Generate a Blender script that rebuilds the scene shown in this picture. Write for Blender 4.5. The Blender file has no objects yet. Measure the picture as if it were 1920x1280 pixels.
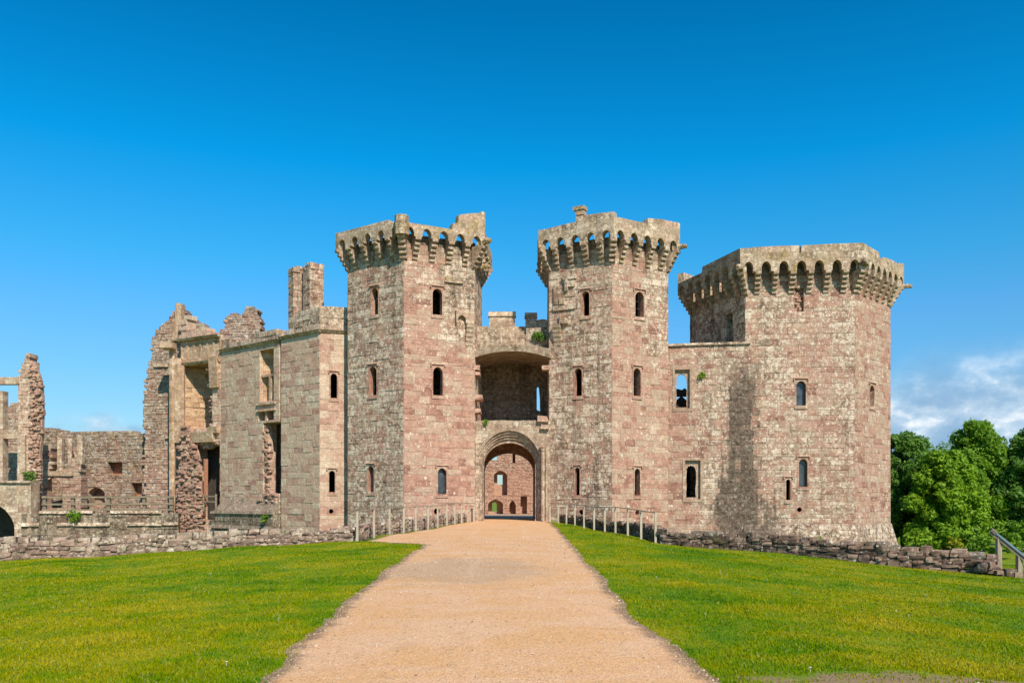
import bpy, math, random
import numpy as np
from mathutils import Vector, noise as mnoise
from mathutils.geometry import tessellate_polygon

R = math.radians
random.seed(7)
sc = bpy.context.scene
COL = sc.collection

# ------------------------------------------------------------------ camera, sun, sky
FPX, CX, HZ, EYE = 1600.0, 960.0, 935.0, 1.5      # focal length / principal point / horizon of the 1920 px photo
cam_d = bpy.data.cameras.new('camera')
cam_d.sensor_width = 36.0
cam_d.lens = 36.0 * FPX / 1920.0
cam_d.shift_y = (HZ - 640.0) / 1920.0
cam_d.clip_start = 0.1
cam_d.clip_end = 6000
cam = bpy.data.objects.new('camera', cam_d)
COL.objects.link(cam)
cam.location = (0, 0, EYE)
cam.rotation_euler = (R(90), 0, 0)
sc.camera = cam

SUN_EL, SUN_AZ = R(43), R(24.5)                     # sun behind the camera, to the right
sun_d = bpy.data.lights.new('sun', 'SUN')
sun_d.energy = 4.6
sun_d.angle = R(0.53)
sun_d.color = (1.0, 0.92, 0.79)
sun = bpy.data.objects.new('sun', sun_d)
COL.objects.link(sun)
sdir = Vector((math.sin(SUN_AZ) * math.cos(SUN_EL), -math.cos(SUN_AZ) * math.cos(SUN_EL), math.sin(SUN_EL)))
sun.rotation_euler = (-sdir).to_track_quat('-Z', 'Y').to_euler()

sc.view_settings.view_transform = 'Standard'
sc.view_settings.look = 'None'
sc.view_settings.exposure = 0.25
sc.view_settings.gamma = 1.0


class NT:
    """small node-tree helper"""
    def __init__(s, tree):
        s.t = tree
        s.n = tree.nodes
        s.l = tree.links

    def new(s, typ, **kw):
        nd = s.n.new(typ)
        for k, v in kw.items():
            setattr(nd, k, v)
        return nd

    def put(s, sock, v):
        if v is None:
            return
        if hasattr(v, 'is_linked') or hasattr(v, 'links'):
            s.l.new(v, sock)
        else:
            if isinstance(v, (tuple, list)) and len(v) == 3 and sock.type == 'RGBA':
                v = tuple(v) + (1.0,)
            sock.default_value = v

    def math(s, op, a, b=None, c=None, clamp=False):
        nd = s.new('ShaderNodeMath', operation=op, use_clamp=clamp)
        for i, v in enumerate((a, b, c)):
            if v is not None:
                s.put(nd.inputs[i], v)
        return nd.outputs[0]

    def mapr(s, v, a, b, c=0.0, d=1.0, smooth=True):
        nd = s.new('ShaderNodeMapRange')
        nd.interpolation_type = 'SMOOTHSTEP' if smooth else 'LINEAR'
        for i, x in enumerate((v, a, b, c, d)):
            s.put(nd.inputs[i], x)
        return nd.outputs[0]

    def mix(s, f, a, b, mode='MIX'):
        nd = s.new('ShaderNodeMix', data_type='RGBA', blend_type=mode)
        s.put(nd.inputs[0], f)
        s.put(nd.inputs[6], a)
        s.put(nd.inputs[7], b)
        return nd.outputs[2]

    def ramp(s, f, stops, interp='LINEAR'):
        nd = s.new('ShaderNodeValToRGB')
        cr = nd.color_ramp
        cr.interpolation = interp
        while len(cr.elements) < len(stops):
            cr.elements.new(0.5)
        for e, (p, c) in zip(cr.elements, stops):
            e.position = p
            e.color = tuple(c) + (1.0,) if len(c) == 3 else c
        s.put(nd.inputs[0], f)
        return nd.outputs[0]

    def noise(s, vec, scale, detail=4, rough=0.55, dist=0.0):
        nd = s.new('ShaderNodeTexNoise')
        s.put(nd.inputs['Vector'], vec)
        nd.inputs['Scale'].default_value = scale
        nd.inputs['Detail'].default_value = detail
        nd.inputs['Roughness'].default_value = rough
        nd.inputs['Distortion'].default_value = dist
        return nd.outputs[0]

    def voro(s, vec, scale, feature='F1', out='Distance'):
        nd = s.new('ShaderNodeTexVoronoi', feature=feature)
        s.put(nd.inputs['Vector'], vec)
        nd.inputs['Scale'].default_value = scale
        return nd.outputs[out]

    def mapping(s, vec, scale=(1, 1, 1), loc=(0, 0, 0)):
        nd = s.new('ShaderNodeMapping')
        s.put(nd.inputs[0], vec)
        nd.inputs['Scale'].default_value = scale
        nd.inputs['Location'].default_value = loc
        return nd.outputs[0]

    def sep(s, vec):
        nd = s.new('ShaderNodeSeparateXYZ')
        s.put(nd.inputs[0], vec)
        return nd.outputs[0], nd.outputs[1], nd.outputs[2]

    def uv(s, name):
        nd = s.new('ShaderNodeUVMap')
        nd.uv_map = name
        return nd.outputs[0]


def build_world():
    w = bpy.data.worlds.new('World')
    sc.world = w
    w.use_nodes = True
    t = NT(w.node_tree)
    t.n.clear()
    sky = t.new('ShaderNodeTexSky', sky_type='NISHITA')
    sky.sun_disc = False
    sky.sun_elevation = SUN_EL
    sky.sun_rotation = math.pi - SUN_AZ
    sky.air_density = 1.0
    sky.dust_density = 0.3
    sky.ozone_density = 2.0
    tc = t.new('ShaderNodeTexCoord').outputs['Generated']
    x, y, z = t.sep(tc)
    # deep polarised blue of the photograph: the clear sky's colour graded with height
    grade = t.ramp(z, [(0.0, (0.55, 0.72, 0.85)), (0.09, (0.52, 0.82, 1.02)), (0.20, (0.38, 0.96, 1.28)), (0.26, (0.20, 1.06, 1.38)),
                       (0.36, (0.015, 1.08, 1.54)), (0.50, (0.002, 0.82, 1.24)), (1.0, (0.05, 0.7, 1.0))])
    col = t.mix(1.0, sky.outputs[0], grade, 'MULTIPLY')
    # cumulus low on the horizon, heavier to the right
    v = t.mapping(tc, (1.0, 1.0, 2.2), (0.35, 0.1, 0.0))
    n = t.noise(v, 10.0, 9, 0.55, 0.15)
    n2 = t.noise(t.mapping(tc, (1, 1, 1.7), (3.1, 0.4, 0.7)), 14.0, 8, 0.58, 0.1)
    right = t.mapr(x, 0.34, 0.44)
    left = t.mapr(x, -0.34, -0.44)
    top = t.math('ADD', t.math('ADD', 0.072, t.math('MULTIPLY', right, 0.045)), t.math('MULTIPLY', left, 0.004))
    hfade = t.mapr(t.math('DIVIDE', z, top), 1.45, 0.80)
    side = t.math('ADD', t.math('MULTIPLY', right, 0.34), t.math('MULTIPLY', left, 0.15))
    cov = t.math('MULTIPLY', t.mapr(t.math('ADD', t.math('ADD', n, side), -0.42), 0.16, 0.34), hfade)
    lit = t.math('ADD', t.math('MULTIPLY', n2, 1.0), t.math('MULTIPLY', t.mapr(z, 0.04, 0.16), 0.10))
    cc = t.ramp(lit, [(0.40, (2.05, 3.6, 5.6)), (0.52, (2.9, 4.4, 6.2)), (0.60, (4.6, 5.9, 7.3)), (0.68, (8.6, 8.9, 9.2))])
    col = t.mix(t.math('MULTIPLY', cov, 0.9), col, cc)
    bg = t.new('ShaderNodeBackground')
    bg.inputs['Strength'].default_value = 0.10
    t.put(bg.inputs['Color'], col)
    out = t.new('ShaderNodeOutputWorld')
    t.l.new(bg.outputs[0], out.inputs[0])


build_world()

# ------------------------------------------------------------------ object helpers


def tag(o, label=None, cat=None, group=None, kind=None):
    if label:
        o['label'] = label
    if cat:
        o['category'] = cat
    if group:
        o['group'] = group
    if kind:
        o['kind'] = kind
    return o


def thing(name, label, cat, loc, group=None):
    o = bpy.data.objects.new(name, None)
    o.empty_display_size = 0.3
    COL.objects.link(o)
    o.location = loc
    return tag(o, label, cat, group)


def wloc(o):
    v = Vector((0, 0, 0))
    while o is not None:
        v += o.location
        o = o.parent
    return v


class MB:
    """collects faces with four uv layers: uv, sz (block size), rnd (random), wea (weathering, dirt and painted shade)"""
    def __init__(s):
        s.v, s.f, s.uv, s.sz, s.rd, s.we = [], [], [], [], [], []

    def face(s, pts, uvs, sz=(0, 0), rd=(0.5, 0.5), we=(0, 0)):
        b = len(s.v)
        s.v.extend([tuple(p) for p in pts])
        s.f.append(tuple(range(b, b + len(pts))))
        s.uv.extend(uvs)
        k = len(pts)
        s.sz.extend([sz] * k)
        s.rd.extend([rd] * k)
        s.we.extend([we] * k)

    def hexa(s, c, rd, we, plain=False):
        """c: 8 corners, bottom 0-3 (front-left, front-right, back-right, back-left), top 4-7"""
        c = [Vector(p) for p in c]
        for q in ((0, 1, 5, 4), (1, 2, 6, 5), (2, 3, 7, 6), (3, 0, 4, 7), (4, 5, 6, 7), (3, 2, 1, 0)):
            p = [c[i] for i in q]
            w, h = (p[1] - p[0]).length, (p[3] - p[0]).length
            if plain:
                o = rd[0] * 37
                s.face(p, [(o, o), (o + w, o), (o + w, o + h), (o, o + h)], (w, h), rd, we)
            else:
                s.face(p, [(0, 0), (1, 0), (1, 1), (0, 1)], (w, h), rd, we)

    def box(s, x0, x1, y0, y1, z0, z1, we=(0, 0), rd=None, plain=True):
        rd = rd or (random.random(), random.random())
        s.hexa([(x0, y0, z0), (x1, y0, z0), (x1, y1, z0), (x0, y1, z0),
                (x0, y0, z1), (x1, y0, z1), (x1, y1, z1), (x0, y1, z1)], rd, we, plain)

    def bar(s, a, b, r=0.03, n=8, we=(0, 0), r2=None, square=False):
        a, b = Vector(a), Vector(b)
        d = (b - a).normalized()
        up = Vector((0, 0, 1)) if abs(d.z) < 0.9 else Vector((0, 1, 0))
        e1 = d.cross(up).normalized()
        e2 = d.cross(e1)
        if square:
            n = 4
        r2 = r if r2 is None else r2
        ph = math.pi / 4 if square else 0
        k = math.sqrt(2) if square else 1
        ring = [e1 * math.cos(ph + 2 * math.pi * i / n) * k + e2 * math.sin(ph + 2 * math.pi * i / n) * k for i in range(n)]
        L = (b - a).length
        rd = (random.random(), random.random())
        for i in range(n):
            j = (i + 1) % n
            s.face([a + ring[i] * r, a + ring[j] * r, b + ring[j] * r2, b + ring[i] * r2],
                   [(i / n, 0), ((i + 1) / n, 0), ((i + 1) / n, L), (i / n, L)], (1, L), rd, we)
        s.face([a + q * r for q in reversed(ring)], [(0, 0)] * n, (1, 1), rd, we)
        s.face([b + q * r2 for q in ring], [(0, 0)] * n, (1, 1), rd, we)

    def build(s, name, mat, parent=None, smooth=False, label=None):
        off = wloc(parent) if parent else Vector((0, 0, 0))
        me = bpy.data.meshes.new(name)
        v = np.array(s.v, dtype=np.float64) - np.array(off)
        me.from_pydata(v.tolist(), [], s.f)
        for nm, d in (('uv', s.uv), ('sz', s.sz), ('rnd', s.rd), ('wea', s.we)):
            lay = me.uv_layers.new(name=nm)
            lay.data.foreach_set('uv', np.array(d, dtype=np.float32).ravel())
        me.materials.append(mat)
        if smooth:
            me.polygons.foreach_set('use_smooth', [True] * len(me.polygons))
        me.update()
        o = bpy.data.objects.new(name, me)
        COL.objects.link(o)
        if parent:
            o.parent = parent
        if label:
            o['label'] = label
        return o


class Face:
    """a vertical wall plane from p0 to p1 (left to right as seen from outside)"""
    def __init__(s, p0, p1):
        s.p0, s.p1 = Vector(p0), Vector(p1)
        d = s.p1 - s.p0
        s.L = d.length
        s.U = d / s.L
        s.N = Vector((s.U.y, -s.U.x))

    def pt(s, u, z, d=0.0):
        q = s.p0 + s.U * u + s.N * d
        return Vector((q.x, q.y, z))

    def u(s, px):
        k = (px - CX) / FPX
        return (k * s.p0.y - s.p0.x) / (s.U.x - k * s.U.y)

    def z(s, px, py):
        y = s.p0.y + s.U.y * s.u(px)
        return EYE + (HZ - py) / FPX * y

    def uz(s, px, py):
        return (s.u(px), s.z(px, py))

    def rect(s, x0, x1, y0, y1):
        """photo rectangle -> (u0, u1, z0, z1) on this wall"""
        xm = (x0 + x1) / 2
        return (s.u(x0), s.u(x1), s.z(xm, y1), s.z(xm, y0))

    def offset(s, d):
        return Face(s.p0 + s.N * d, s.p1 + s.N * d)


def X(px, Y):
    return (px - CX) / FPX * Y


def Z(py, Y):
    return EYE + (HZ - py) / FPX * Y


def inpoly(poly, u, z):
    c = False
    j = len(poly) - 1
    for i in range(len(poly)):
        a, b = poly[i], poly[j]
        if (a[1] > z) != (b[1] > z) and u < (b[0] - a[0]) * (z - a[1]) / (b[1] - a[1]) + a[0]:
            c = not c
        j = i
    return c


def stone_block(mb, F, u0, u1, z0, z1, t, out, jit, rd, we):
    j = lambda: random.uniform(-jit, jit)
    if u0 < 0.01 and out + jit > 0.004:
        u0 = random.uniform(0.0, 0.035)
    if abs(u1 - F.L) < 0.01 and out + jit > 0.004:
        u1 = F.L - random.uniform(0.0, 0.035)
    g = 0.0 if jit < 0.03 else jit * 0.25
    e = lambda: random.uniform(0, g)
    a0, a1, b0, b1 = u0 + e(), u1 - e(), z0 + e(), z1 - e()
    c = [F.pt(a0, b0, out + j()), F.pt(a1, b0, out + j()), F.pt(u1, z0, -t), F.pt(u0, z0, -t),
         F.pt(a0, b1, out + j()), F.pt(a1, b1, out + j()), F.pt(u1, z1, -t), F.pt(u0, z1, -t)]
    mb.hexa(c, rd, we)


def masonry(mb, F, z0, z1, holes=(), poly=None, t=0.5, ch=(0.24, 0.36), bw=(0.34, 0.8), jit=0.010,
            we=0.0, wefn=None, rag=0.0, u0=0.0, u1=None, out=0.0, rnd=None):
    """coursed stones on a wall plane; holes are rectangles, poly an outline the stones must lie in"""
    u1 = F.L if u1 is None else u1
    rows = [z0]
    while rows[-1] < z1 - ch[0] * 0.6:
        rows.append(min(z1, rows[-1] + random.uniform(*ch)))
    rows[-1] = z1
    for h in holes:
        for zz in (h[2], h[3]):
            if z0 < zz < z1:
                k = min(range(len(rows)), key=lambda i: abs(rows[i] - zz))
                if abs(rows[k] - zz) < 0.12 and 0 < k < len(rows) - 1 and not any(abs(rows[k] - q) < 1e-6 for hh in holes if hh is not h for q in (hh[2], hh[3])):
                    rows[k] = zz
                else:
                    rows.append(zz)
                    rows.sort()
    rows = sorted(set(round(r, 5) for r in rows))
    for a, b in zip(rows[:-1], rows[1:]):
        if b - a < 0.01:
            continue
        zc = (a + b) / 2
        iv = [(u0, u1)]
        for h in holes:
            if h[2] < zc < h[3]:
                nv = []
                for p, q in iv:
                    if h[1] <= p or h[0] >= q:
                        nv.append((p, q))
                        continue
                    if h[0] > p:
                        nv.append((p, h[0]))
                    if h[1] < q:
                        nv.append((h[1], q))
                iv = nv
        k = 1.0 if b - a > 0.2 else 0.8
        for p, q in iv:
            u = p
            while u < q - 1e-4:
                w = random.uniform(*bw) * k
                e = u + w
                if q - e < bw[0] * 0.6:
                    e = q
                ok = True
                if poly is not None:
                    ok = inpoly(poly, (u + e) / 2 + random.uniform(-rag, rag), zc + random.uniform(-rag, rag))
                if ok:
                    uc = (u + e) / 2
                    w1 = wefn(uc, zc) if wefn else (we, 0.0)
                    stone_block(mb, F, u, e, a, b, t, out + random.uniform(-jit, jit), jit * 0.6,
                                (random.random() if rnd is None else rnd(uc, zc), random.random()), w1)
                u = e


def round_stone(mb, c, ax, ay, hx, hy, hz, rd, we, k=0.90):
    """one weathered boulder-like stone: a 3x3x3 shell with rounded corners"""
    g = {}
    for i in (-1, 0, 1):
        for j in (-1, 0, 1):
            for l in (-1, 0, 1):
                if i == j == l == 0:
                    continue
                n = abs(i) + abs(j) + abs(l)
                s = 1.0 if n == 1 else ((1 + k) / 2 if n == 2 else k)
                s *= random.uniform(0.85, 1.10)
                p = c + ax * (i * hx * s) + ay * (j * hy * s) + Vector((0, 0, l * hz * s))
                g[(i, j, l)] = p
    rot = lambda q: q
    quads = []
    for a in (-1, 0):
        for b in (-1, 0):
            quads += [((a, -1, b), (a + 1, -1, b), (a + 1, -1, b + 1), (a, -1, b + 1)),
                      ((a + 1, 1, b), (a, 1, b), (a, 1, b + 1), (a + 1, 1, b + 1)),
                      ((-1, a + 1, b), (-1, a, b), (-1, a, b + 1), (-1, a + 1, b + 1)),
                      ((1, a, b), (1, a + 1, b), (1, a + 1, b + 1), (1, a, b + 1)),
                      ((a, b, 1), (a + 1, b, 1), (a + 1, b + 1, 1), (a, b + 1, 1))]
    for q in quads:
        mb.face([g[i] for i in q], [(.5, .5)] * 4, (1, 1), rd, we)


def plate(mb, F, outer, holes=(), t=0.3, out=0.0, we=(0, 0), rd=None):
    """flat slab with an outline and holes in wall coordinates, given a real thickness"""
    loops = [list(outer)] + [list(h) for h in holes]

    def area(l):
        return sum(l[i][0] * l[(i + 1) % len(l)][1] - l[(i + 1) % len(l)][0] * l[i][1] for i in range(len(l)))
    loops[0] = loops[0] if area(loops[0]) > 0 else loops[0][::-1]
    for k in range(1, len(loops)):
        loops[k] = loops[k] if area(loops[k]) < 0 else loops[k][::-1]
    flat = [p for l in loops for p in l]
    rd = rd or (random.random(), random.random())
    for tri in tessellate_polygon([[Vector((p[0], p[1], 0)) for p in l] for l in loops]):
        q = [flat[i] for i in tri]
        ar = (q[1][0] - q[0][0]) * (q[2][1] - q[0][1]) - (q[2][0] - q[0][0]) * (q[1][1] - q[0][1])
        if ar < 0:
            q = q[::-1]
        mb.face([F.pt(a, b, out) for a, b in q], q, (0, 0), rd, we)
        q = q[::-1]
        mb.face([F.pt(a, b, out - t) for a, b in q], q, (0, 0), rd, we)
    for l in loops:
        n = len(l)
        for i in range(n):
            a, b = l[i], l[(i + 1) % n]
            d = math.hypot(a[0] - b[0], a[1] - b[1])
            s0 = a[0] + a[1]
            mb.face([F.pt(*a, out), F.pt(*a, out - t), F.pt(*b, out - t), F.pt(*b, out)],
                    [(s0, 0), (s0, t), (s0 + d, t), (s0 + d, 0)], (0, 0), rd, we)


def rubble(mb, F, poly, size=(0.10, 0.24), out=0.0, dep=0.12, we=-0.2, dens=1.0):
    """rough core masonry: a solid backing with knobbly stones bedded in it"""
    cu = sum(p[0] for p in poly) / len(poly)
    plate(mb, F, [(cu + (p[0] - cu) * 0.78, p[1] - 0.06) for p in poly], t=0.3, out=out - 0.12, we=(we, 0.2))
    zs = [p[1] for p in poly]
    us = [p[0] for p in poly]
    z = min(zs)
    while z < max(zs):
        dz = random.uniform(*size)
        u = min(us) + random.uniform(-0.1, 0.1)
        while u < max(us):
            w = random.uniform(size[0] * 1.1, size[1] * 1.9)
            if inpoly(poly, u + w / 2, z + dz / 2) and random.random() < dens:
                c = F.pt(u + w / 2, z + dz / 2 + random.uniform(-.04, .04), out - 0.10 + random.uniform(-dep, dep) * 0.6)
                a = random.uniform(-.25, .25)
                ax = Vector((F.U.x, F.U.y, 0)) * math.cos(a) + Vector((0, 0, math.sin(a)))
                round_stone(mb, c, ax, Vector((-F.N.x, -F.N.y, 0)), w / 2 * random.uniform(.85, 1.05), random.uniform(.10, .20), dz / 2 * random.uniform(.8, 1.15), (random.random(), random.random()), (we + random.uniform(-.2, .3), random.uniform(0, .12)))
            u += w
        z += dz


def arch(u0, u1, z0, zs, zt, n=10, p=1.9):
    """outline of an arch-headed opening: bottom-left, up, round the head, down"""
    m, h = (u0 + u1) / 2, (u1 - u0) / 2
    pts = [(u0, z0)]
    for i in range(n + 1):
        a = math.pi * (1 - i / n)
        c = math.cos(a)
        pts.append((m + h * c, zs + (zt - zs) * max(0.0, 1 - abs(c) ** p) ** (1 / p if p > 1.9 else 0.62)))
    pts.append((u1, z0))
    return pts


# ------------------------------------------------------------------ materials


def principled(name):
    m = bpy.data.materials.new(name)
    m.use_nodes = True
    t = NT(m.node_tree)
    b = t.n['Principled BSDF']
    b.inputs['Roughness'].default_value = 0.92
    b.inputs['Specular IOR Level'].default_value = 0.25
    return m, t, b


PINK = [(0.0, (0.27, 0.145, 0.115)), (0.16, (0.40, 0.225, 0.175)), (0.36, (0.47, 0.29, 0.225)), (0.58, (0.50, 0.335, 0.265)),
        (0.78, (0.46, 0.35, 0.27)), (1.0, (0.58, 0.44, 0.35))]
TAN = [(0.0, (0.33, 0.22, 0.165)), (0.3, (0.46, 0.34, 0.26)), (0.6, (0.52, 0.41, 0.31)), (1.0, (0.58, 0.49, 0.38))]
RUB = [(0.0, (0.28, 0.175, 0.14)), (0.3, (0.40, 0.26, 0.205)), (0.6, (0.47, 0.335, 0.265)), (0.85, (0.46, 0.38, 0.30)), (1.0, (0.58, 0.49, 0.41))]


def stone(name, pal, plain=False, bw=0.55, bh=0.3, speck=1.0, ochre=0.0, grey=((0.10, 0.068, 0.046), (0.42, 0.335, 0.25), (0.80, 0.72, 0.60)),
          patch=0.35, joint=0.8, bump=0.5, stain=None, moss=0.0, mottle=0.35):
    m, t, b = principled(name)
    pos = t.new('ShaderNodeNewGeometry').outputs['Position']
    px, py, pz = t.sep(pos)
    uv = t.uv('uv')
    wx, wy, _ = t.sep(t.uv('wea'))
    if plain:
        nd = t.new('ShaderNodeTexBrick', offset=0.5)
        wob = t.new('ShaderNodeVectorMath', operation='ADD')
        t.put(wob.inputs[0], uv)
        nn = t.new('ShaderNodeTexNoise')
        nn.inputs['Scale'].default_value = 1.3
        t.put(nn.inputs['Vector'], uv)
        vm = t.new('ShaderNodeVectorMath', operation='SCALE')
        t.put(vm.inputs[0], nn.outputs[1])
        vm.inputs['Scale'].default_value = 0.12
        t.put(wob.inputs[1], vm.outputs[0])
        t.put(nd.inputs['Vector'], wob.outputs[0])
        nd.inputs['Color1'].default_value = (0, 0, 0, 1)
        nd.inputs['Color2'].default_value = (1, 1, 1, 1)
        nd.inputs['Mortar'].default_value = (0.5, 0.5, 0.5, 1)
        nd.inputs['Scale'].default_value = 1.0
        nd.inputs['Mortar Size'].default_value = 0.012
        nd.inputs['Mortar Smooth'].default_value = 0.4
        nd.inputs['Bias'].default_value = 0.0
        nd.inputs['Brick Width'].default_value = bw
        nd.inputs['Row Height'].default_value = bh
        r1 = t.sep(nd.outputs['Color'])[0]
        jm = nd.outputs['Fac']
        r2 = t.math('FRACT', t.math('MULTIPLY', r1, 7.31))
    else:
        u, v, _ = t.sep(uv)
        w, h, _ = t.sep(t.uv('sz'))
        du = t.math('MULTIPLY', t.math('MINIMUM', u, t.math('SUBTRACT', 1.0, u)), w)
        dv = t.math('MULTIPLY', t.math('MINIMUM', v, t.math('SUBTRACT', 1.0, v)), h)
        d = t.math('MINIMUM', du, dv)
        d = t.math('ADD', d, t.math('MULTIPLY', t.math('SUBTRACT', t.noise(pos, 9.0, 3), 0.5), 0.03))
        jm = t.mapr(d, 0.022, 0.003)
        r1, r2, _ = t.sep(t.uv('rnd'))
    n_big = t.noise(pos, 0.42, 5, 0.6)
    n_mid = t.noise(pos, 1.9, 6, 0.65, 0.3)
    n_fine = t.noise(pos, 4.6, 8, 0.70)
    n_grit = t.noise(pos, 11.0, 5, 0.68)
    base = t.ramp(t.math('ADD', t.math('ADD', t.math('MULTIPLY', r1, 0.80), 0.1), t.math('MULTIPLY', t.math('SUBTRACT', t.math('ADD', t.math('ADD', t.math('MULTIPLY', n_fine, 0.35), t.math('MULTIPLY', n_mid, 0.30)), t.math('MULTIPLY', n_big, 0.35)), 0.5), 1.7)), pal)
    mot = t.math('ADD', 1.0, t.math('MULTIPLY', t.math('SUBTRACT', t.math('ADD', n_fine, n_grit), 1.0), mottle * 3.0))
    hsv = t.new('ShaderNodeHueSaturation')
    t.put(hsv.inputs['Value'], mot)
    t.put(hsv.inputs['Color'], base)
    col = hsv.outputs[0]
    # grey-green weathering film and lichen crust
    film = t.math('ADD', t.math('MULTIPLY', t.math('SUBTRACT', n_mid, 0.5), 1.7), t.math('ADD', wx, t.math('MULTIPLY', t.math('SUBTRACT', n_big, 0.45), patch * 3)))
    film = t.math('ADD', film, t.math('MULTIPLY', t.math('SUBTRACT', r2, 0.5), 0.35))
    film = t.math('ADD', film, t.math('MULTIPLY', t.math('SUBTRACT', n_grit, 0.5), 1.5))
    film = t.math('ADD', film, t.math('MULTIPLY', t.math('SUBTRACT', n_fine, 0.5), 1.1))
    filmm = t.mapr(film, 0.22, 0.72)
    gv = t.math('ADD', t.math('MULTIPLY', n_fine, 0.55), t.math('MULTIPLY', n_grit, 0.25))
    gv = t.math('ADD', gv, t.math('MULTIPLY', n_mid, 0.20))
    gv = t.math('ADD', gv, t.math('MULTIPLY', t.math('SUBTRACT', t.math('FRACT', t.math('MULTIPLY', r2, 5.7)), 0.5), 0.09))
    gcol = t.ramp(gv, [(0.42, grey[0]), (0.49, grey[1]), (0.565, grey[2])])
    col = t.mix(t.math('MULTIPLY', filmm, 0.78), col, gcol)
    # ochre lichen
    if ochre > 0:
        no = t.noise(t.mapping(pos, (1, 1, 1), (17, 3, 5)), 1.7, 5, 0.65)
        col = t.mix(t.math('MULTIPLY', t.mapr(no, 0.60 - 0.2 * ochre, 0.72 - 0.1 * ochre), 0.75), col,
                    t.ramp(n_fine, [(0.35, (0.20, 0.14, 0.05)), (0.65, (0.46, 0.34, 0.14))]))
    if moss > 0:
        no = t.noise(t.mapping(pos, (1, 1, 1), (7, 23, 5)), 2.2, 5, 0.65)
        col = t.mix(t.math('MULTIPLY', t.mapr(no, 0.62 - 0.15 * moss, 0.75 - 0.1 * moss), 0.8), col, (0.085, 0.085, 0.02))
    # dark runs below ledges, plus dirt and painted shade from the wea layer
    sv = t.mapping(pos, (1.6, 1.6, 0.14))
    ns = t.noise(sv, 1.0, 6, 0.6)
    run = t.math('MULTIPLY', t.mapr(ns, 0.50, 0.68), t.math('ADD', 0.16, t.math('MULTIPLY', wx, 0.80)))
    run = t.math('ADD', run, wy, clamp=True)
    if stain:
        xc, w_top, w_bot, za, zb = stain
        hw = t.mapr(pz, za, zb, w_bot, w_top)
        dxs = t.math('SUBTRACT', px, xc)
        st = t.noise(t.mapping(pos, (2.6, 2.6, 0.10), (1.7, 0, 0)), 1.0, 6, 0.62)          # thin vertical runs
        st2 = t.noise(t.mapping(pos, (0.9, 0.9, 0.22), (5.1, 0, 3)), 1.0, 5, 0.6)
        dxs = t.math('ADD', dxs, t.math('MULTIPLY', t.math('SUBTRACT', st2, 0.5), 1.6))
        g = t.math('DIVIDE', dxs, hw)
        g = t.math('SUBTRACT', 1.0, t.math('MULTIPLY', g, g))                              # strongest along the joint
        g = t.math('ADD', g, t.math('MULTIPLY', t.math('SUBTRACT', st, 0.5), 4.2))
        g = t.math('ADD', g, t.math('MULTIPLY', t.math('SUBTRACT', n_mid, 0.5), 2.6))
        g = t.math('ADD', g, t.math('MULTIPLY', t.math('SUBTRACT', n_fine, 0.5), 1.6))
        g = t.math('ADD', g, t.math('MULTIPLY', t.math('SUBTRACT', r2, 0.5), 0.7))
        # a second, lower bloom of damp near the ground
        lo_ = t.math('DIVIDE', t.math('ADD', t.math('SUBTRACT', px, xc + 0.2), t.math('MULTIPLY', t.math('SUBTRACT', st2, 0.5), 2.0)), 2.1)
        lo_ = t.math('SUBTRACT', 1.0, t.math('ADD', t.math('MULTIPLY', lo_, lo_), t.math('MULTIPLY', t.mapr(pz, 0.8, 3.6), 1.6)))
        lo_ = t.math('ADD', lo_, t.math('ADD', t.math('MULTIPLY', t.math('SUBTRACT', n_mid, 0.5), 3.0), t.math('MULTIPLY', t.math('SUBTRACT', st, 0.5), 2.0)))
        sm = t.math('MAXIMUM', t.mapr(g, -0.30, 0.75), t.math('MULTIPLY', t.mapr(lo_, -0.1, 0.9), 0.95))
        sm = t.math('MULTIPLY', sm, t.mapr(pz, zb + 4.5, zb + 1.0))
        run = t.math('ADD', run, t.math('MULTIPLY', sm, t.math('ADD', 0.88, t.math('MULTIPLY', n_fine, 0.3))), clamp=True)
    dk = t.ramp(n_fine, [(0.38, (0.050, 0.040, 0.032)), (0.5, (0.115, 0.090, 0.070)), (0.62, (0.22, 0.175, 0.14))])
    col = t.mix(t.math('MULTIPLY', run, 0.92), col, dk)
    # joints: pale lime mortar where the stone is clean, dark where it is weathered
    jcol = t.mix(t.math('MULTIPLY', filmm, 0.9), (0.50, 0.38, 0.30), (0.10, 0.075, 0.055))
    jn = t.mapr(n_mid, 0.30, 0.62)
    col = t.mix(t.math('MULTIPLY', jm, t.math('MULTIPLY', jn, t.math('MULTIPLY', joint, t.math('ADD', 0.55, t.math('MULTIPLY', filmm, 0.4))))), col, jcol)
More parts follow.
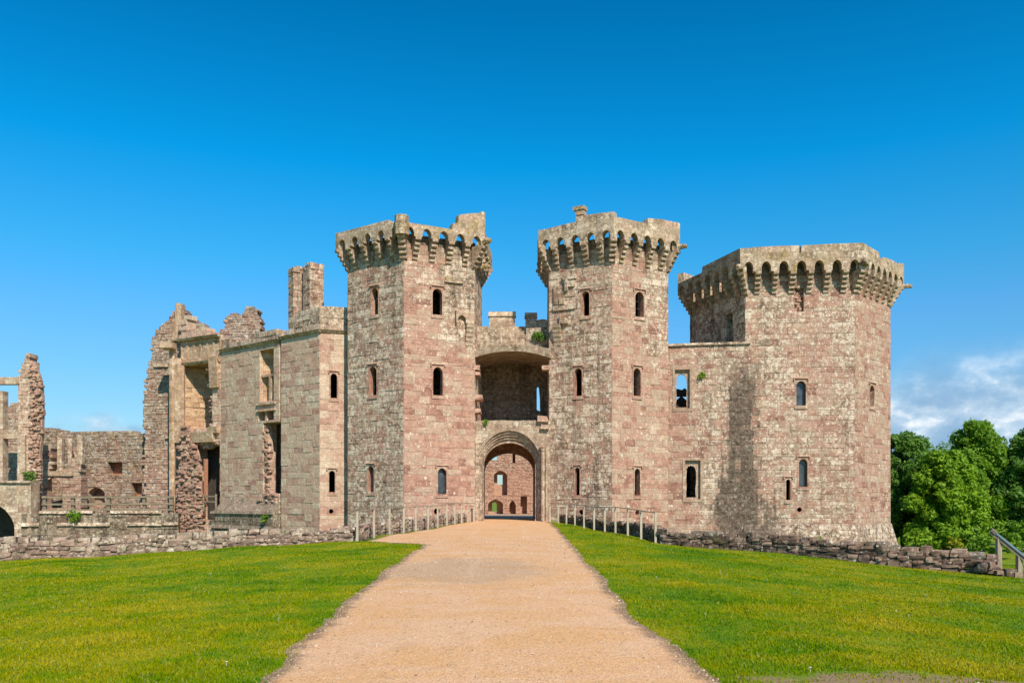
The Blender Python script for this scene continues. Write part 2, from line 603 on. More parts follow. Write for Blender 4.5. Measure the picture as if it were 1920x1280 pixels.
    # white lichen rosettes
    if speck > 0:
        pw = t.new('ShaderNodeVectorMath', operation='ADD')
        t.put(pw.inputs[0], pos)
        nz = t.new('ShaderNodeTexNoise')
        nz.inputs['Scale'].default_value = 7
        t.put(nz.inputs['Vector'], pos)
        sc1 = t.new('ShaderNodeVectorMath', operation='SCALE')
        t.put(sc1.inputs[0], nz.outputs[1])
        sc1.inputs['Scale'].default_value = 0.16
        t.put(pw.inputs[1], sc1.outputs[0])
        acc = None
        for s_, th in ((2.6, 0.17), (5.5, 0.22), (9.5, 0.24)):
            vd = t.new('ShaderNodeTexVoronoi', feature='F1')
            t.put(vd.inputs['Vector'], pw.outputs[0])
            vd.inputs['Scale'].default_value = s_
            rr = t.math('MULTIPLY', t.sep(vd.outputs['Color'])[0], th * 2)
            rr = t.math('SUBTRACT', rr, t.math('SUBTRACT', th * 1.25, t.math('MULTIPLY', t.math('ADD', n_mid, t.math('MULTIPLY', wx, 0.5)), th * speck)))
            mk = t.mapr(t.math('SUBTRACT', vd.outputs['Distance'], rr), 0.03, -0.05)
            acc = mk if acc is None else t.math('MAXIMUM', acc, mk)
        acc = t.math('MULTIPLY', acc, t.math('SUBTRACT', 1.0, t.math('MULTIPLY', run, 0.72)))
        col = t.mix(t.math('MULTIPLY', acc, t.math('ADD', 0.25, t.math('MULTIPLY', n_fine, 1.0), clamp=True) if False else t.math('ADD', 0.25, t.math('MULTIPLY', n_fine, 1.0))), col, (0.80, 0.76, 0.68))
    col = t.mix(1.0, col, (0.97, 0.875, 0.785), 'MULTIPLY')
    t.put(b.inputs['Base Color'], col)
    hgt = t.math('ADD', t.math('MULTIPLY', jm, -0.6), t.math('ADD', t.math('MULTIPLY', n_fine, 1.5), t.math('MULTIPLY', n_mid, 0.8)))
    bp = t.new('ShaderNodeBump')
    bp.inputs['Strength'].default_value = bump
    bp.inputs['Distance'].default_value = 0.05
    t.put(bp.inputs['Height'], hgt)
    t.l.new(bp.outputs[0], b.inputs['Normal'])
    return m


M_TOWER = stone('tower_stone', PINK, speck=1.0)
M_CURT = stone('curtain_stone', PINK, speck=1.15, stain=(12.95, 0.80, 1.7, -0.5, 6.0))
PAR = [(0.0, (0.20, 0.145, 0.10)), (0.25, (0.38, 0.29, 0.21)), (0.6, (0.50, 0.40, 0.295)), (0.85, (0.50, 0.33, 0.255)), (1.0, (0.64, 0.55, 0.43))]
M_PARA = stone('parapet_stone', PAR, plain=True, bw=0.8, bh=0.4, ochre=0.35, speck=1.0, patch=0.6, joint=1.0)
M_PARA_O = stone('parapet_ochre_stone', PAR, plain=True, bw=0.75, bh=0.4, ochre=0.8, speck=1.0, patch=0.5, joint=1.0)
M_FRAME = stone('window_stone', PINK, plain=True, bw=5, bh=0.5, speck=0.4, joint=0.3)
M_TRIM = stone('dressed_stone', TAN, plain=True, bw=5, bh=5, speck=0.8, ochre=0.15, joint=0.0)
M_GATE = stone('gate_stone', TAN, plain=True, bw=0.7, bh=0.36, speck=0.9, patch=0.45, ochre=0.15)
M_RUB = stone('rubble_stone', RUB, joint=0.25, speck=0.9, patch=0.4, bump=0.9, mottle=0.45, grey=((0.13, 0.11, 0.09), (0.30, 0.26, 0.21), (0.5, 0.47, 0.41)))
M_RUBO = stone('mossy_rubble_stone', RUB, joint=0.25, speck=0.9, patch=0.4, bump=0.9, moss=0.5, ochre=0.2, mottle=0.45, grey=((0.12, 0.105, 0.08), (0.29, 0.25, 0.19), (0.48, 0.45, 0.38)))
M_WING = stone('range_stone', [(0.0, (0.38, 0.22, 0.175)), (0.2, (0.50, 0.32, 0.255)), (0.5, (0.57, 0.42, 0.325)), (0.8, (0.60, 0.475, 0.37)), (1.0, (0.68, 0.57, 0.46))], speck=0.6, patch=0.35, joint=0.55)
M_YEL = stone('yellow_dressed_stone', [(0.0, (0.34, 0.22, 0.15)), (0.5, (0.49, 0.35, 0.245)), (1.0, (0.57, 0.45, 0.335))], plain=True, bw=0.7, bh=0.4, ochre=0.3, speck=0.5, patch=0.5, mottle=0.45, joint=1.0)
M_CORE = stone('rubble_core_stone', [(0.0, (0.34, 0.20, 0.155)), (0.4, (0.47, 0.30, 0.235)), (0.8, (0.56, 0.39, 0.31)), (1.0, (0.62, 0.49, 0.39))], speck=0.4, joint=0.0, patch=0.15)
M_YELB = stone('yellow_reveal_stone', [(0.0, (0.40, 0.25, 0.155)), (0.4, (0.54, 0.37, 0.24)), (1.0, (0.62, 0.47, 0.32))], ochre=0.3, speck=0.3, patch=0.25)
M_REV = stone('revetment_stone', [(0.0, (0.16, 0.11, 0.085)), (0.4, (0.30, 0.21, 0.16)), (0.8, (0.38, 0.30, 0.23)), (1.0, (0.46, 0.40, 0.31))], speck=0.9, patch=0.5, moss=0.25, grey=((0.10, 0.085, 0.06), (0.29, 0.25, 0.185), (0.50, 0.45, 0.36)), mottle=0.45)
M_DRY_L = stone('field_stone', [(0.0, (0.17, 0.12, 0.10)), (0.4, (0.36, 0.25, 0.21)), (0.7, (0.44, 0.33, 0.27)), (1.0, (0.56, 0.50, 0.40))], speck=0.8, joint=0.0, patch=0.4, moss=0.25, grey=((0.09, 0.07, 0.052), (0.33, 0.27, 0.21), (0.62, 0.56, 0.47)))
M_DRY_R = stone('dark_field_stone', [(0.0, (0.055, 0.042, 0.036)), (0.35, (0.12, 0.088, 0.072)), (0.65, (0.25, 0.165, 0.13)), (1.0, (0.44, 0.33, 0.265))], speck=0.75, joint=0.0, patch=0.3, moss=0.35,
                grey=((0.06, 0.05, 0.04), (0.16, 0.145, 0.115), (0.38, 0.36, 0.31)))
M_COURT = stone('court_stone', [(0.0, (0.34, 0.19, 0.14)), (0.4, (0.48, 0.29, 0.215)), (1.0, (0.52, 0.35, 0.26))], speck=0.5, patch=0.15, bump=0.9)


def simple(name, c1, c2, scale=6.0, rough=0.85, detail=5, bump=0.2, stretch=(1, 1, 1)):
    m, t, b = principled(name)
    pos = t.mapping(t.new('ShaderNodeNewGeometry').outputs['Position'], stretch)
    n = t.noise(pos, scale, detail, 0.65)
    t.put(b.inputs['Base Color'], t.ramp(n, [(0.3, c1), (0.7, c2)]))
    b.inputs['Roughness'].default_value = rough
    bp = t.new('ShaderNodeBump')
    bp.inputs['Strength'].default_value = bump
    bp.inputs['Distance'].default_value = 0.02
    t.put(bp.inputs['Height'], n)
    t.l.new(bp.outputs[0], b.inputs['Normal'])
    return m


M_RAIL = simple('weathered_pale_wood', (0.36, 0.29, 0.20), (0.58, 0.48, 0.35), 9, 0.7, stretch=(1, 1, 0.2))
M_WOOD = simple('grey_oak', (0.15, 0.115, 0.075), (0.32, 0.25, 0.17), 8, 0.85, stretch=(0.3, 1, 1))
M_POST = simple('oak_post', (0.22, 0.175, 0.12), (0.42, 0.35, 0.25), 8, 0.8, stretch=(1, 1, 0.15))
M_DARK = simple('dark_interior', (0.05, 0.042, 0.036), (0.11, 0.09, 0.075), 3)  # dark tone stands in for deep shade on the added decks and plates
M_BRICK = simple('red_brickwork', (0.36, 0.13, 0.07), (0.52, 0.25, 0.15), 6)
M_IRON = simple('dark_iron', (0.02, 0.02, 0.02), (0.05, 0.045, 0.04), 6, 0.6)
M_BARK = simple('bark', (0.05, 0.04, 0.03), (0.12, 0.10, 0.075), 5)


def panel_glass():
    m, t, b = principled('panel_face')
    b.inputs['Base Color'].default_value = (0.16, 0.21, 0.22, 1)
    b.inputs['Roughness'].default_value = 0.35
    return m


def window_glass():
    m, t, b = principled('leaded_glass')
    pos = t.new('ShaderNodeNewGeometry').outputs['Position']
    n = t.noise(pos, 3, 2)
    t.put(b.inputs['Base Color'], t.ramp(n, [(0.3, (0.03, 0.035, 0.04)), (0.7, (0.09, 0.10, 0.11))]))
    b.inputs['Roughness'].default_value = 0.2
    b.inputs['Specular IOR Level'].default_value = 0.6
    return m


M_PANEL = panel_glass()
M_GLASS = window_glass()


def leaf_mat(name, ca, cb, trans=0.45):
    m = bpy.data.materials.new(name)
    m.use_nodes = True
    t = NT(m.node_tree)
    t.n.clear()
    r1, r2, _ = t.sep(t.uv('rnd'))
    pos = t.new('ShaderNodeNewGeometry').outputs['Position']
    n = t.noise(pos, 0.5, 3)
    f = t.math('ADD', t.math('MULTIPLY', r1, 0.6), t.math('MULTIPLY', n, 0.4))
    col = t.mix(f, ca, cb)
    d = t.new('ShaderNodeBsdfPrincipled')
    d.inputs['Roughness'].default_value = 0.55
    d.inputs['Specular IOR Level'].default_value = 0.3
    t.put(d.inputs['Base Color'], col)
    tr = t.new('ShaderNodeBsdfTranslucent')
    t.put(tr.inputs['Color'], t.mix(0.5, col, (0.30, 0.46, 0.03)))
    mx = t.new('ShaderNodeMixShader')
    mx.inputs[0].default_value = trans
    t.l.new(d.outputs[0], mx.inputs[1])
    t.l.new(tr.outputs[0], mx.inputs[2])
    o = t.new('ShaderNodeOutputMaterial')
    t.l.new(mx.outputs[0], o.inputs[0])
    return m


# ------------------------------------------------------------------ terrain


def gh(x, y):
    """ground height (works on arrays)"""
    x = np.asarray(x, dtype=float)
    y = np.asarray(y, dtype=float)
    z = 0.005 * np.clip(y, -20, 50)
    z = z - np.clip(-x - 3, 0, 30) * 0.045
    z = z - np.clip(x - 3, 0, 25) * 0.075
    z = z - np.clip(y - 30, 0, 40) * 0.025 * np.clip((x - 12) / 6, 0, 1)
    z = z - np.clip(y - 57, 0, 1) * 0.75 * np.clip((40 - np.abs(x)) / 10, 0, 1) * np.clip((24 - x) / 4, 0, 1)
    z = z + (0.035 * np.sin(x * 0.7 + 1.3) * np.sin(y * 0.53) + 0.02 * np.sin(x * 1.9 + y * 1.1)) * np.clip((np.abs(x) - 1.5) / 2.5, 0.0, 1)
    return z


def ground_pt(px, py):
    y = 15.0
    for _ in range(60):
        x = X(px, y)
        y = 0.5 * y + 0.5 * (EYE - float(gh(x, y))) * FPX / (py - HZ)
    return (X(px, y), y)


LW0, LW1 = (-5.5, 29.5), (-16.2, 27.0)
RW0, RW1 = (5.05, 29.2), (13.75, 24.1)
LSTUB = [(-5.5, 29.5), (-2.25, 47.2)]
RSTUB = [(5.05, 29.2), (2.2, 47.6)]


def lerp_x(line, y):
    (xa, ya), (xb, yb) = line
    return xa + (xb - xa) * (y - ya) / (yb - ya)


def wall_y_left(x):
    return LW0[1] + (LW1[1] - LW0[1]) * (x - LW0[0]) / (LW1[0] - LW0[0])


def wall_y_right(x):
    return RW0[1] + (RW1[1] - RW0[1]) * (x - RW0[0]) / (RW1[0] - RW0[0])


def moat_depth(x, y):
    """0 on the bank, 1 in the ditch"""
    if y > 110 or x < -120:
        return 0.0
    if x <= -5.5:
        d = y - wall_y_left(x)
    elif x >= 5.05 and x <= 13.9:
        d = y - wall_y_right(x)
    elif x > 13.9:
        # ditch curves away behind the corner tower
        xb = 13.0 + (y - 24.1) * 0.50
        return max(0.0, min(1.0, (xb - x) / 2.5)) if y > 24.4 else 0.0
    else:
        if y < 29.3:
            return 0.0
        if y < 47.5:
            xl, xr = lerp_x(LSTUB, y), lerp_x(RSTUB, y)
        else:
            xl, xr = -2.25, 2.2
        d = max(xl - x, x - xr)
        if y > 75:
            return 0.0
    return 1.0 if d > 0.45 else 0.0


def build_ground():
    def axis(a, b, step, far):
        c = list(np.arange(a, b + 1e-6, step))
        d = step
        lo, hi = [], []
        q = a
        while q > -far:
            d *= 1.35
            q -= d
            lo.append(q)
        d = step
        q = b
        while q < far:
            d *= 1.35
            q += d
            hi.append(q)
        return np.array(lo[::-1] + c + hi)
    xs = axis(-30, 36, 0.4, 900)
    ys = axis(-8, 66, 0.4, 1500)
    gx, gy = np.meshgrid(xs, ys)
    gz = gh(gx, gy)
    for j in range(gx.shape[0]):
        for i in range(gx.shape[1]):
            x, y = gx[j, i], gy[j, i]
            if 24 < y < 110 and x > -110 and x < 40:
                k = moat_depth(x, y)
                if k > 0:
                    gz[j, i] = gz[j, i] * (1 - k) + (-3.4) * k
    nx = len(xs)
    v = np.stack([gx.ravel(), gy.ravel(), gz.ravel()], 1)
    f = []
    for j in range(len(ys) - 1):
        for i in range(nx - 1):
            a = j * nx + i
            f.append((a, a + 1, a + 1 + nx, a + nx))
    me = bpy.data.meshes.new('ground')
    me.from_pydata(v.tolist(), [], f)
    me.polygons.foreach_set('use_smooth', [True] * len(f))
    m, t, b = principled('lawn_soil')
    pos = t.new('ShaderNodeNewGeometry').outputs['Position']
    x, y, z = t.sep(pos)
    n1 = t.noise(pos, 0.30, 5, 0.6)
    n2 = t.noise(pos, 1.6, 5, 0.6)
    n3 = t.noise(pos, 40.0, 4, 0.7)
    c = t.mix(t.mapr(t.math('ADD', n1, t.math('MULTIPLY', n2, 0.6)), 0.62, 0.98), (0.09, 0.20, 0.0), (0.27, 0.285, 0.002))
    c = t.mix(t.math('MULTIPLY', t.mapr(n3, 0.35, 0.65), 0.55), c, (0.09, 0.15, 0.005))
    # worn earth at the near right edge of the path
    dx = t.math('DIVIDE', t.math('SUBTRACT', x, 3.9), 2.2)
    dy = t.math('DIVIDE', t.math('SUBTRACT', y, 6.9), 0.42)
    dd = t.math('SQRT', t.math('ADD', t.math('MULTIPLY', dx, dx), t.math('MULTIPLY', dy, dy)))
    bare = t.mapr(t.math('ADD', dd, t.math('MULTIPLY', t.noise(pos, 3.5, 6, 0.7), 2.4)), 2.3, 1.7)
    c = t.mix(bare, c, t.mix(n3, (0.20, 0.12, 0.065), (0.38, 0.25, 0.145)))
    t.put(b.inputs['Base Color'], c)
    bp = t.new('ShaderNodeBump')
    bp.inputs['Strength'].default_value = 0.5
    bp.inputs['Distance'].default_value = 0.03
    t.put(bp.inputs['Height'], t.math('ADD', n3, n2))
    t.l.new(bp.outputs[0], b.inputs['Normal'])
    me.materials.append(m)
    o = bpy.data.objects.new('ground', me)
    COL.objects.link(o)
    tag(o, kind='structure')


# edges of the gravel path, read off the photo and laid on the ground
PL = [ground_pt(*p) for p in ((440, 1340), (500, 1275), (545, 1222), (600, 1170), (650, 1127), (700, 1086), (750, 1051), (800, 1021))]
PL += [(-5.0, 29.6), (-2.3, 47.2)]
PR = [ground_pt(*p) for p in ((1420, 1345), (1345, 1278), (1290, 1228), (1232, 1192), (1180, 1150), (1158, 1113), (1118, 1070), (1080, 1030), (1046, 990))]
PR += [(2.1, 47.2)]
PLX, PLY = np.array([p[0] for p in PL]), np.array([p[1] for p in PL])
PRX, PRY = np.array([p[0] for p in PR]), np.array([p[1] for p in PR])


_EN = np.random.default_rng(2).normal(size=4000)
_ENS = np.convolve(_EN, np.ones(13) / 13, 'same') * 0.11 + _EN[::-1] * 0.016


def edge_noise(y):
    return np.interp(np.asarray(y, dtype=float), np.arange(4000) * 0.1 - 20, _ENS)


def path_l(y):
    y = np.asarray(y, dtype=float)
    return np.interp(y, PLY, PLX) + edge_noise(y + 0)


def path_r(y):
    y = np.asarray(y, dtype=float)
    return np.interp(y, PRY, PRX) + edge_noise(y + 40)


def build_path():
    ys = np.concatenate([np.arange(-6, 5, 1.0), np.arange(5, 30, 0.12), np.arange(30, 47.6, 0.4), [48.2, 49.5, 51, 53, 55, 57, 58]])
    us = np.array([0, 0.02, 0.05, 0.1, 0.2, 0.35, 0.5, 0.65, 0.8, 0.9, 0.95, 0.98, 1.0])
    v, f, uv = [], [], []
    for y in ys:
        if y < 47.5:
            a, b = float(path_l(max(y, 5))), float(path_r(max(y, 5)))
        else:
            a, b = -2.3, 2.2
        for u in us:
            x = a + (b - a) * u
            e = min(u, 1 - u) * (b - a)
            h = 0.006 + 0.03 * math.sin(math.pi * u) * (1 if y < 40 else 0)
            v.append((x, y, float(gh(x, y)) + h))
            uv.append((e, y))
    n = len(us)
    for j in range(len(ys) - 1):
        for i in range(n - 1):
            a = j * n + i
            f.append((a, a + 1, a + 1 + n, a + n))
    me = bpy.data.meshes.new('path')
    me.from_pydata(v, [], f)
    lay = me.uv_layers.new(name='uv')
    for l in me.loops:
        lay.data[l.index].uv = uv[l.vertex_index]
    me.polygons.foreach_set('use_smooth', [True] * len(f))
    m, t, b = principled('path_gravel')
    pos = t.new('ShaderNodeNewGeometry').outputs['Position']
    e, _, _ = t.sep(t.uv('uv'))
    n1 = t.noise(t.mapping(pos, (0.7, 1.0, 1)), 0.9, 6, 0.65, 0.4)
    n2 = t.noise(pos, 6.0, 6, 0.7)
    n3 = t.noise(pos, 60.0, 4, 0.75)
    vo = t.new('ShaderNodeTexVoronoi', feature='F1')
    vo.inputs['Scale'].default_value = 55
    t.put(vo.inputs['Vector'], pos)
    vr = t.sep(vo.outputs['Color'])[0]
    c = t.mix(t.mapr(n1, 0.38, 0.64), (0.72, 0.425, 0.24), (0.69, 0.37, 0.16))
    c = t.mix(t.mapr(n2, 0.62, 0.75), c, (0.76, 0.53, 0.36))
    c = t.mix(t.math('MULTIPLY', t.mapr(n2, 0.44, 0.26), 0.55), c, (0.44, 0.27, 0.145))
    px_, py_, _z = t.sep(pos)
    # damp, silty patch on the left and worn wheel lines
    dxx = t.math('DIVIDE', t.math('ADD', px_, 1.0), 1.9)
    dyy = t.math('DIVIDE', t.math('SUBTRACT', py_, 17.0), 3.2)
    dm = t.math('ADD', t.math('SQRT', t.math('ADD', t.math('MULTIPLY', dxx, dxx), t.math('MULTIPLY', dyy, dyy))), t.math('MULTIPLY', t.noise(pos, 1.2, 6, 0.65), 1.6))
    c = t.mix(t.math('MULTIPLY', t.mapr(dm, 1.9, 1.4), 0.55), c, (0.43, 0.285, 0.175))
    trk = t.noise(t.mapping(pos, (3.0, 0.10, 1)), 1.0, 4, 0.6)
    c = t.mix(t.math('MULTIPLY', t.mapr(trk, 0.56, 0.68), 0.30), c, (0.74, 0.50, 0.33))
    fp = t.noise(t.mapping(pos, (1, 0.7, 1)), 3.4, 3, 0.5)
    c = t.mix(t.math('MULTIPLY', t.mapr(fp, 0.60, 0.72), 0.30), c, (0.42, 0.26, 0.15))
    vv = t.math('ADD', 0.62, t.math('MULTIPLY', t.math('ADD', vr, n3), 0.38))
    hs = t.new('ShaderNodeHueSaturation')
    t.put(hs.inputs['Value'], vv)
    t.put(hs.inputs['Color'], c)
    c = hs.outputs[0]
    # bare trodden earth along both edges
    ed = t.mapr(t.math('ADD', e, t.math('MULTIPLY', t.math('SUBTRACT', t.noise(pos, 2.6, 6, 0.7), 0.5), 0.55)), 0.24, 0.03)
    c = t.mix(t.math('MULTIPLY', ed, 0.9), c, t.mix(t.mapr(n3, 0.35, 0.65), (0.13, 0.075, 0.045), (0.30, 0.20, 0.125)))
    t.put(b.inputs['Base Color'], c)
    bp = t.new('ShaderNodeBump')
    bp.inputs['Strength'].default_value = 0.7
    bp.inputs['Distance'].default_value = 0.012
    t.put(bp.inputs['Height'], t.math('ADD', vo.outputs['Distance'], t.math('ADD', t.math('MULTIPLY', n3, 0.6), n2)))
    t.l.new(bp.outputs[0], b.inputs['Normal'])
    me.materials.append(m)
    o = bpy.data.objects.new('path', me)
    COL.objects.link(o)
    tag(o, kind='structure')


build_ground()
build_path()


def build_court():
    mb = MB()
    mb.face([(-18, 56.5, 0.2), (18, 56.5, 0.2), (18, 110, -0.1), (-18, 110, -0.1)], [(0, 0), (60, 0), (60, 50), (0, 50)])
    o = mb.build('courtyard_ground', simple('court_gravel', (0.34, 0.22, 0.15), (0.48, 0.34, 0.24), 3))
    tag(o, kind='structure')


build_court()

# ------------------------------------------------------------------ castle pieces
BASE = -3.5


def window_frame(parent, F, x0, x1, y0, y1, mat=None, hood=True, glass=None, head=0.32, name='window', bars=False):
    """arch-headed stone window; returns the wall hole it needs. Photo box is the clear opening."""
    u0, u1, z0, z1 = F.rect(x0, x1, y0, y1)
    w = u1 - u0
    b = 0.07
    zs = z1 - w * 0.5 * (head / 0.32)
    outer = [(u0 - b, z0 - 0.10), (u1 + b, z0 - 0.10), (u1 + b, z1 + 0.13), (u0 - b, z1 + 0.13)]
    mb = MB()
    we = (0.05, 0)
    plate(mb, F, outer, [arch(u0, u1, z0, zs, z1)], t=0.34, out=0.012, we=we)
    if hood:
        m_, hw = (u0 + u1) / 2, w / 2 + b + 0.03
        # square label mould with short drops
        zt = z1 + 0.13
        for a, c, e, f_ in ((m_ - hw - 0.05, m_ + hw + 0.05, zt + 0.002, zt + 0.065), (m_ - hw - 0.06, m_ - hw + 0.02, zt - 0.10, zt), (m_ + hw - 0.02, m_ + hw + 0.06, zt - 0.10, zt)):
            mb.hexa([F.pt(a, e, 0.09), F.pt(c, e, 0.09), F.pt(c, e, -0.05), F.pt(a, e, -0.05),
                     F.pt(a, f_, 0.05), F.pt(c, f_, 0.05), F.pt(c, f_, -0.05), F.pt(a, f_, -0.05)], (0.6, 0.5), we, True)
    # sloping sill
    mb.hexa([F.pt(u0 - b - 0.03, z0 - 0.19, 0.05), F.pt(u1 + b + 0.03, z0 - 0.19, 0.05), F.pt(u1 + b + 0.03, z0 - 0.19, -0.1), F.pt(u0 - b - 0.03, z0 - 0.19, -0.1),
             F.pt(u0 - b - 0.03, z0 - 0.11, 0.05), F.pt(u1 + b + 0.03, z0 - 0.11, 0.05), F.pt(u1 + b + 0.03, z0 - 0.102, -0.1), F.pt(u0 - b - 0.03, z0 - 0.102, -0.1)], (0.4, 0.5), we, True)
    fr = mb.build(name, mat or M_FRAME, parent)
    if glass:
        g = MB()
        g.hexa([F.pt(u0 - 0.03, z0 - 0.02, -0.25), F.pt(u1 + 0.03, z0 - 0.02, -0.25), F.pt(u1 + 0.03, z0 - 0.02, -0.27), F.pt(u0 - 0.03, z0 - 0.02, -0.27),
                F.pt(u0 - 0.03, z1, -0.25), F.pt(u1 + 0.03, z1, -0.25), F.pt(u1 + 0.03, z1, -0.27), F.pt(u0 - 0.03, z1, -0.27)], (0.5, 0.5), (0, 0), True)
        g.build('pane', M_GLASS, fr)
    if bars:
        g = MB()
        for k in (0.33, 0.62):
            zz = z0 + (z1 - z0) * k
            g.bar(F.pt(u0, zz, -0.12), F.pt(u1, zz, -0.12), 0.018)
        g.bar(F.pt((u0 + u1) / 2, z0, -0.12), F.pt((u0 + u1) / 2, z1 - 0.05, -0.12), 0.014)
        g.build('bar', M_IRON, fr)
    return (u0 - b, u1 + b, z0 - 0.10, z1 + 0.13)


def gunport(parent, F, px, py, r=0.15):
    """round shot hole: dark recess ring set in the wall; returns wall hole"""
    u, z = F.uz(px, py)
    b = r + 0.12
    mb = MB()
    circ = [(u + r * math.cos(a), z + r * math.sin(a)) for a in np.linspace(0, 2 * math.pi, 17)[:-1]]
    plate(mb, F, [(u - b, z - b), (u + b, z - b), (u + b, z + b), (u - b, z + b)], [circ], t=0.3, out=0.006)
    mb.build('gunport', M_FRAME, parent)
    return (u - b, u + b, z - b, z + b)


CORB = {}


def corbel_mesh(proj, h, w, n, key):
    if key in CORB:
        return CORB[key]
    mb = MB()
    dz = h / n
    prof = [(-0.06, 0.0)]
    for i in range(n):
        d0 = proj * (i + 0.55) / n * 0.55 + proj * ((i + 1) / n) * 0.45
        z = i * dz
        prof += [(max(d0 - 0.15, 0.01), z + 0.002), (max(d0 - 0.15, 0.01), z + dz * 0.18), (d0 - 0.015, z + dz * 0.26), (d0, z + dz * 0.5), (d0 - 0.01, z + dz * 0.86), (d0 - 0.05, z + dz * 0.97)]
    prof += [(proj * 0.9, h), (-0.06, h)]
    F = Face((0, 0), (0, -1))          # u runs outward (towards -y)
    F.N = Vector((1, 0))
    plate(mb, F, prof, t=w, out=w / 2, we=(0.3, 0), rd=(0.55, 0.4))
    me = mb.build('corbel', M_TRIM).data
    o = [q for q in COL.objects if q.data is me][0]
    bpy.data.objects.remove(o)
    CORB[key] = me
    return me


def add_corbel(parent, me, p, nrm, z):
    o = bpy.data.objects.new('corbel', me)
    COL.objects.link(o)
    o.parent = parent
    l = wloc(parent)
    o.location = (p.x - l.x, p.y - l.y, z - l.z)
    o.rotation_euler = (0, random.uniform(-.012, .012), math.atan2(nrm.y, nrm.x) + math.pi / 2 + random.uniform(-.03, .03))
    o.scale = (random.uniform(.86, 1.1), random.uniform(.9, 1.02), 1.0)
    return o


def parapet_face(F, p, zs, zarch, zsp, ztop, nslot, L2, top_pts=None, drop=0.0, slot_w=0.50, uu=None, rag=0.05):
    """slab standing on the corbels; arched slots cut from the bottom edge. top_pts: [(u,z)...] left to right"""
    G = Face(F.p0 + F.N * p - F.U * (L2 - F.L) / 2, F.p1 + F.N * p + F.U * (L2 - F.L) / 2)
    sp = L2 / nslot
    pts = [(0.0, zs)]
    for k in range(nslot):
        c = sp * (k + 0.5)
        a0, a1 = c - slot_w / 2, c + slot_w / 2
        pts += [(a0, zs)]
        pts += arch(a0, a1, zs, zsp, zarch, 8)[1:-1]
        pts += [(a1, zs)]
    pts += [(L2, zs)]
    top = top_pts(G) if top_pts else None
    if top is None:
        top = [(0.0, ztop - drop)]
        u = 0.0
        while u < L2 - 0.9:
            u += random.uniform(0.5, 0.9)
            d = random.uniform(-rag, rag)
            top += [(u - 0.002, top[-1][1]), (u, ztop - drop + d)]
        top += [(L2, top[-1][1])]
    top = sorted_top(top, L2)
    pts += top[::-1]
    return G, pts


def sorted_top(top, L2):
    out = []
    for u, z in top:
        u = min(max(u, 0.0), L2)
        if out and u <= out[-1][0]:
            u = out[-1][0] + 0.001
        out.append((u, z))
    if out[0][0] > 0.002:
        out.insert(0, (0.0, out[0][1]))
    if out[-1][0] < L2 - 0.002:
        out.append((L2, out[-1][1]))
    # avoid doubled end points
    out = [(min(u, L2), z) for u, z in out]
    return out


def roughen(pts, amp=0.02):
    return pts


def gargoyle(parent, p, nrm, z, L=0.45, r=0.17):
    mb = MB()
    a = Vector((p.x, p.y, z))
    n3 = Vector((nrm.x, nrm.y, 0)).normalized()
    mb.bar(a - n3 * 0.2, a + n3 * L * 0.55 + Vector((0, 0, 0.06)), r, 7, (0.5, 0), r * 0.85)
    mb.bar(a + n3 * L * 0.5 + Vector((0, 0, 0.06)), a + n3 * L, r * 0.95, 7, (0.5, 0), r * 0.55)
    return mb.build('gargoyle', M_PARA_O, parent)


def lichen_fn(base, z_hi=14.0, k=0.25):
    def fn(u, z):
        return (base + k * max(0.0, (z - 8) / 6.0) * 0.5, 0.0)
    return fn


# ---- hexagonal towers


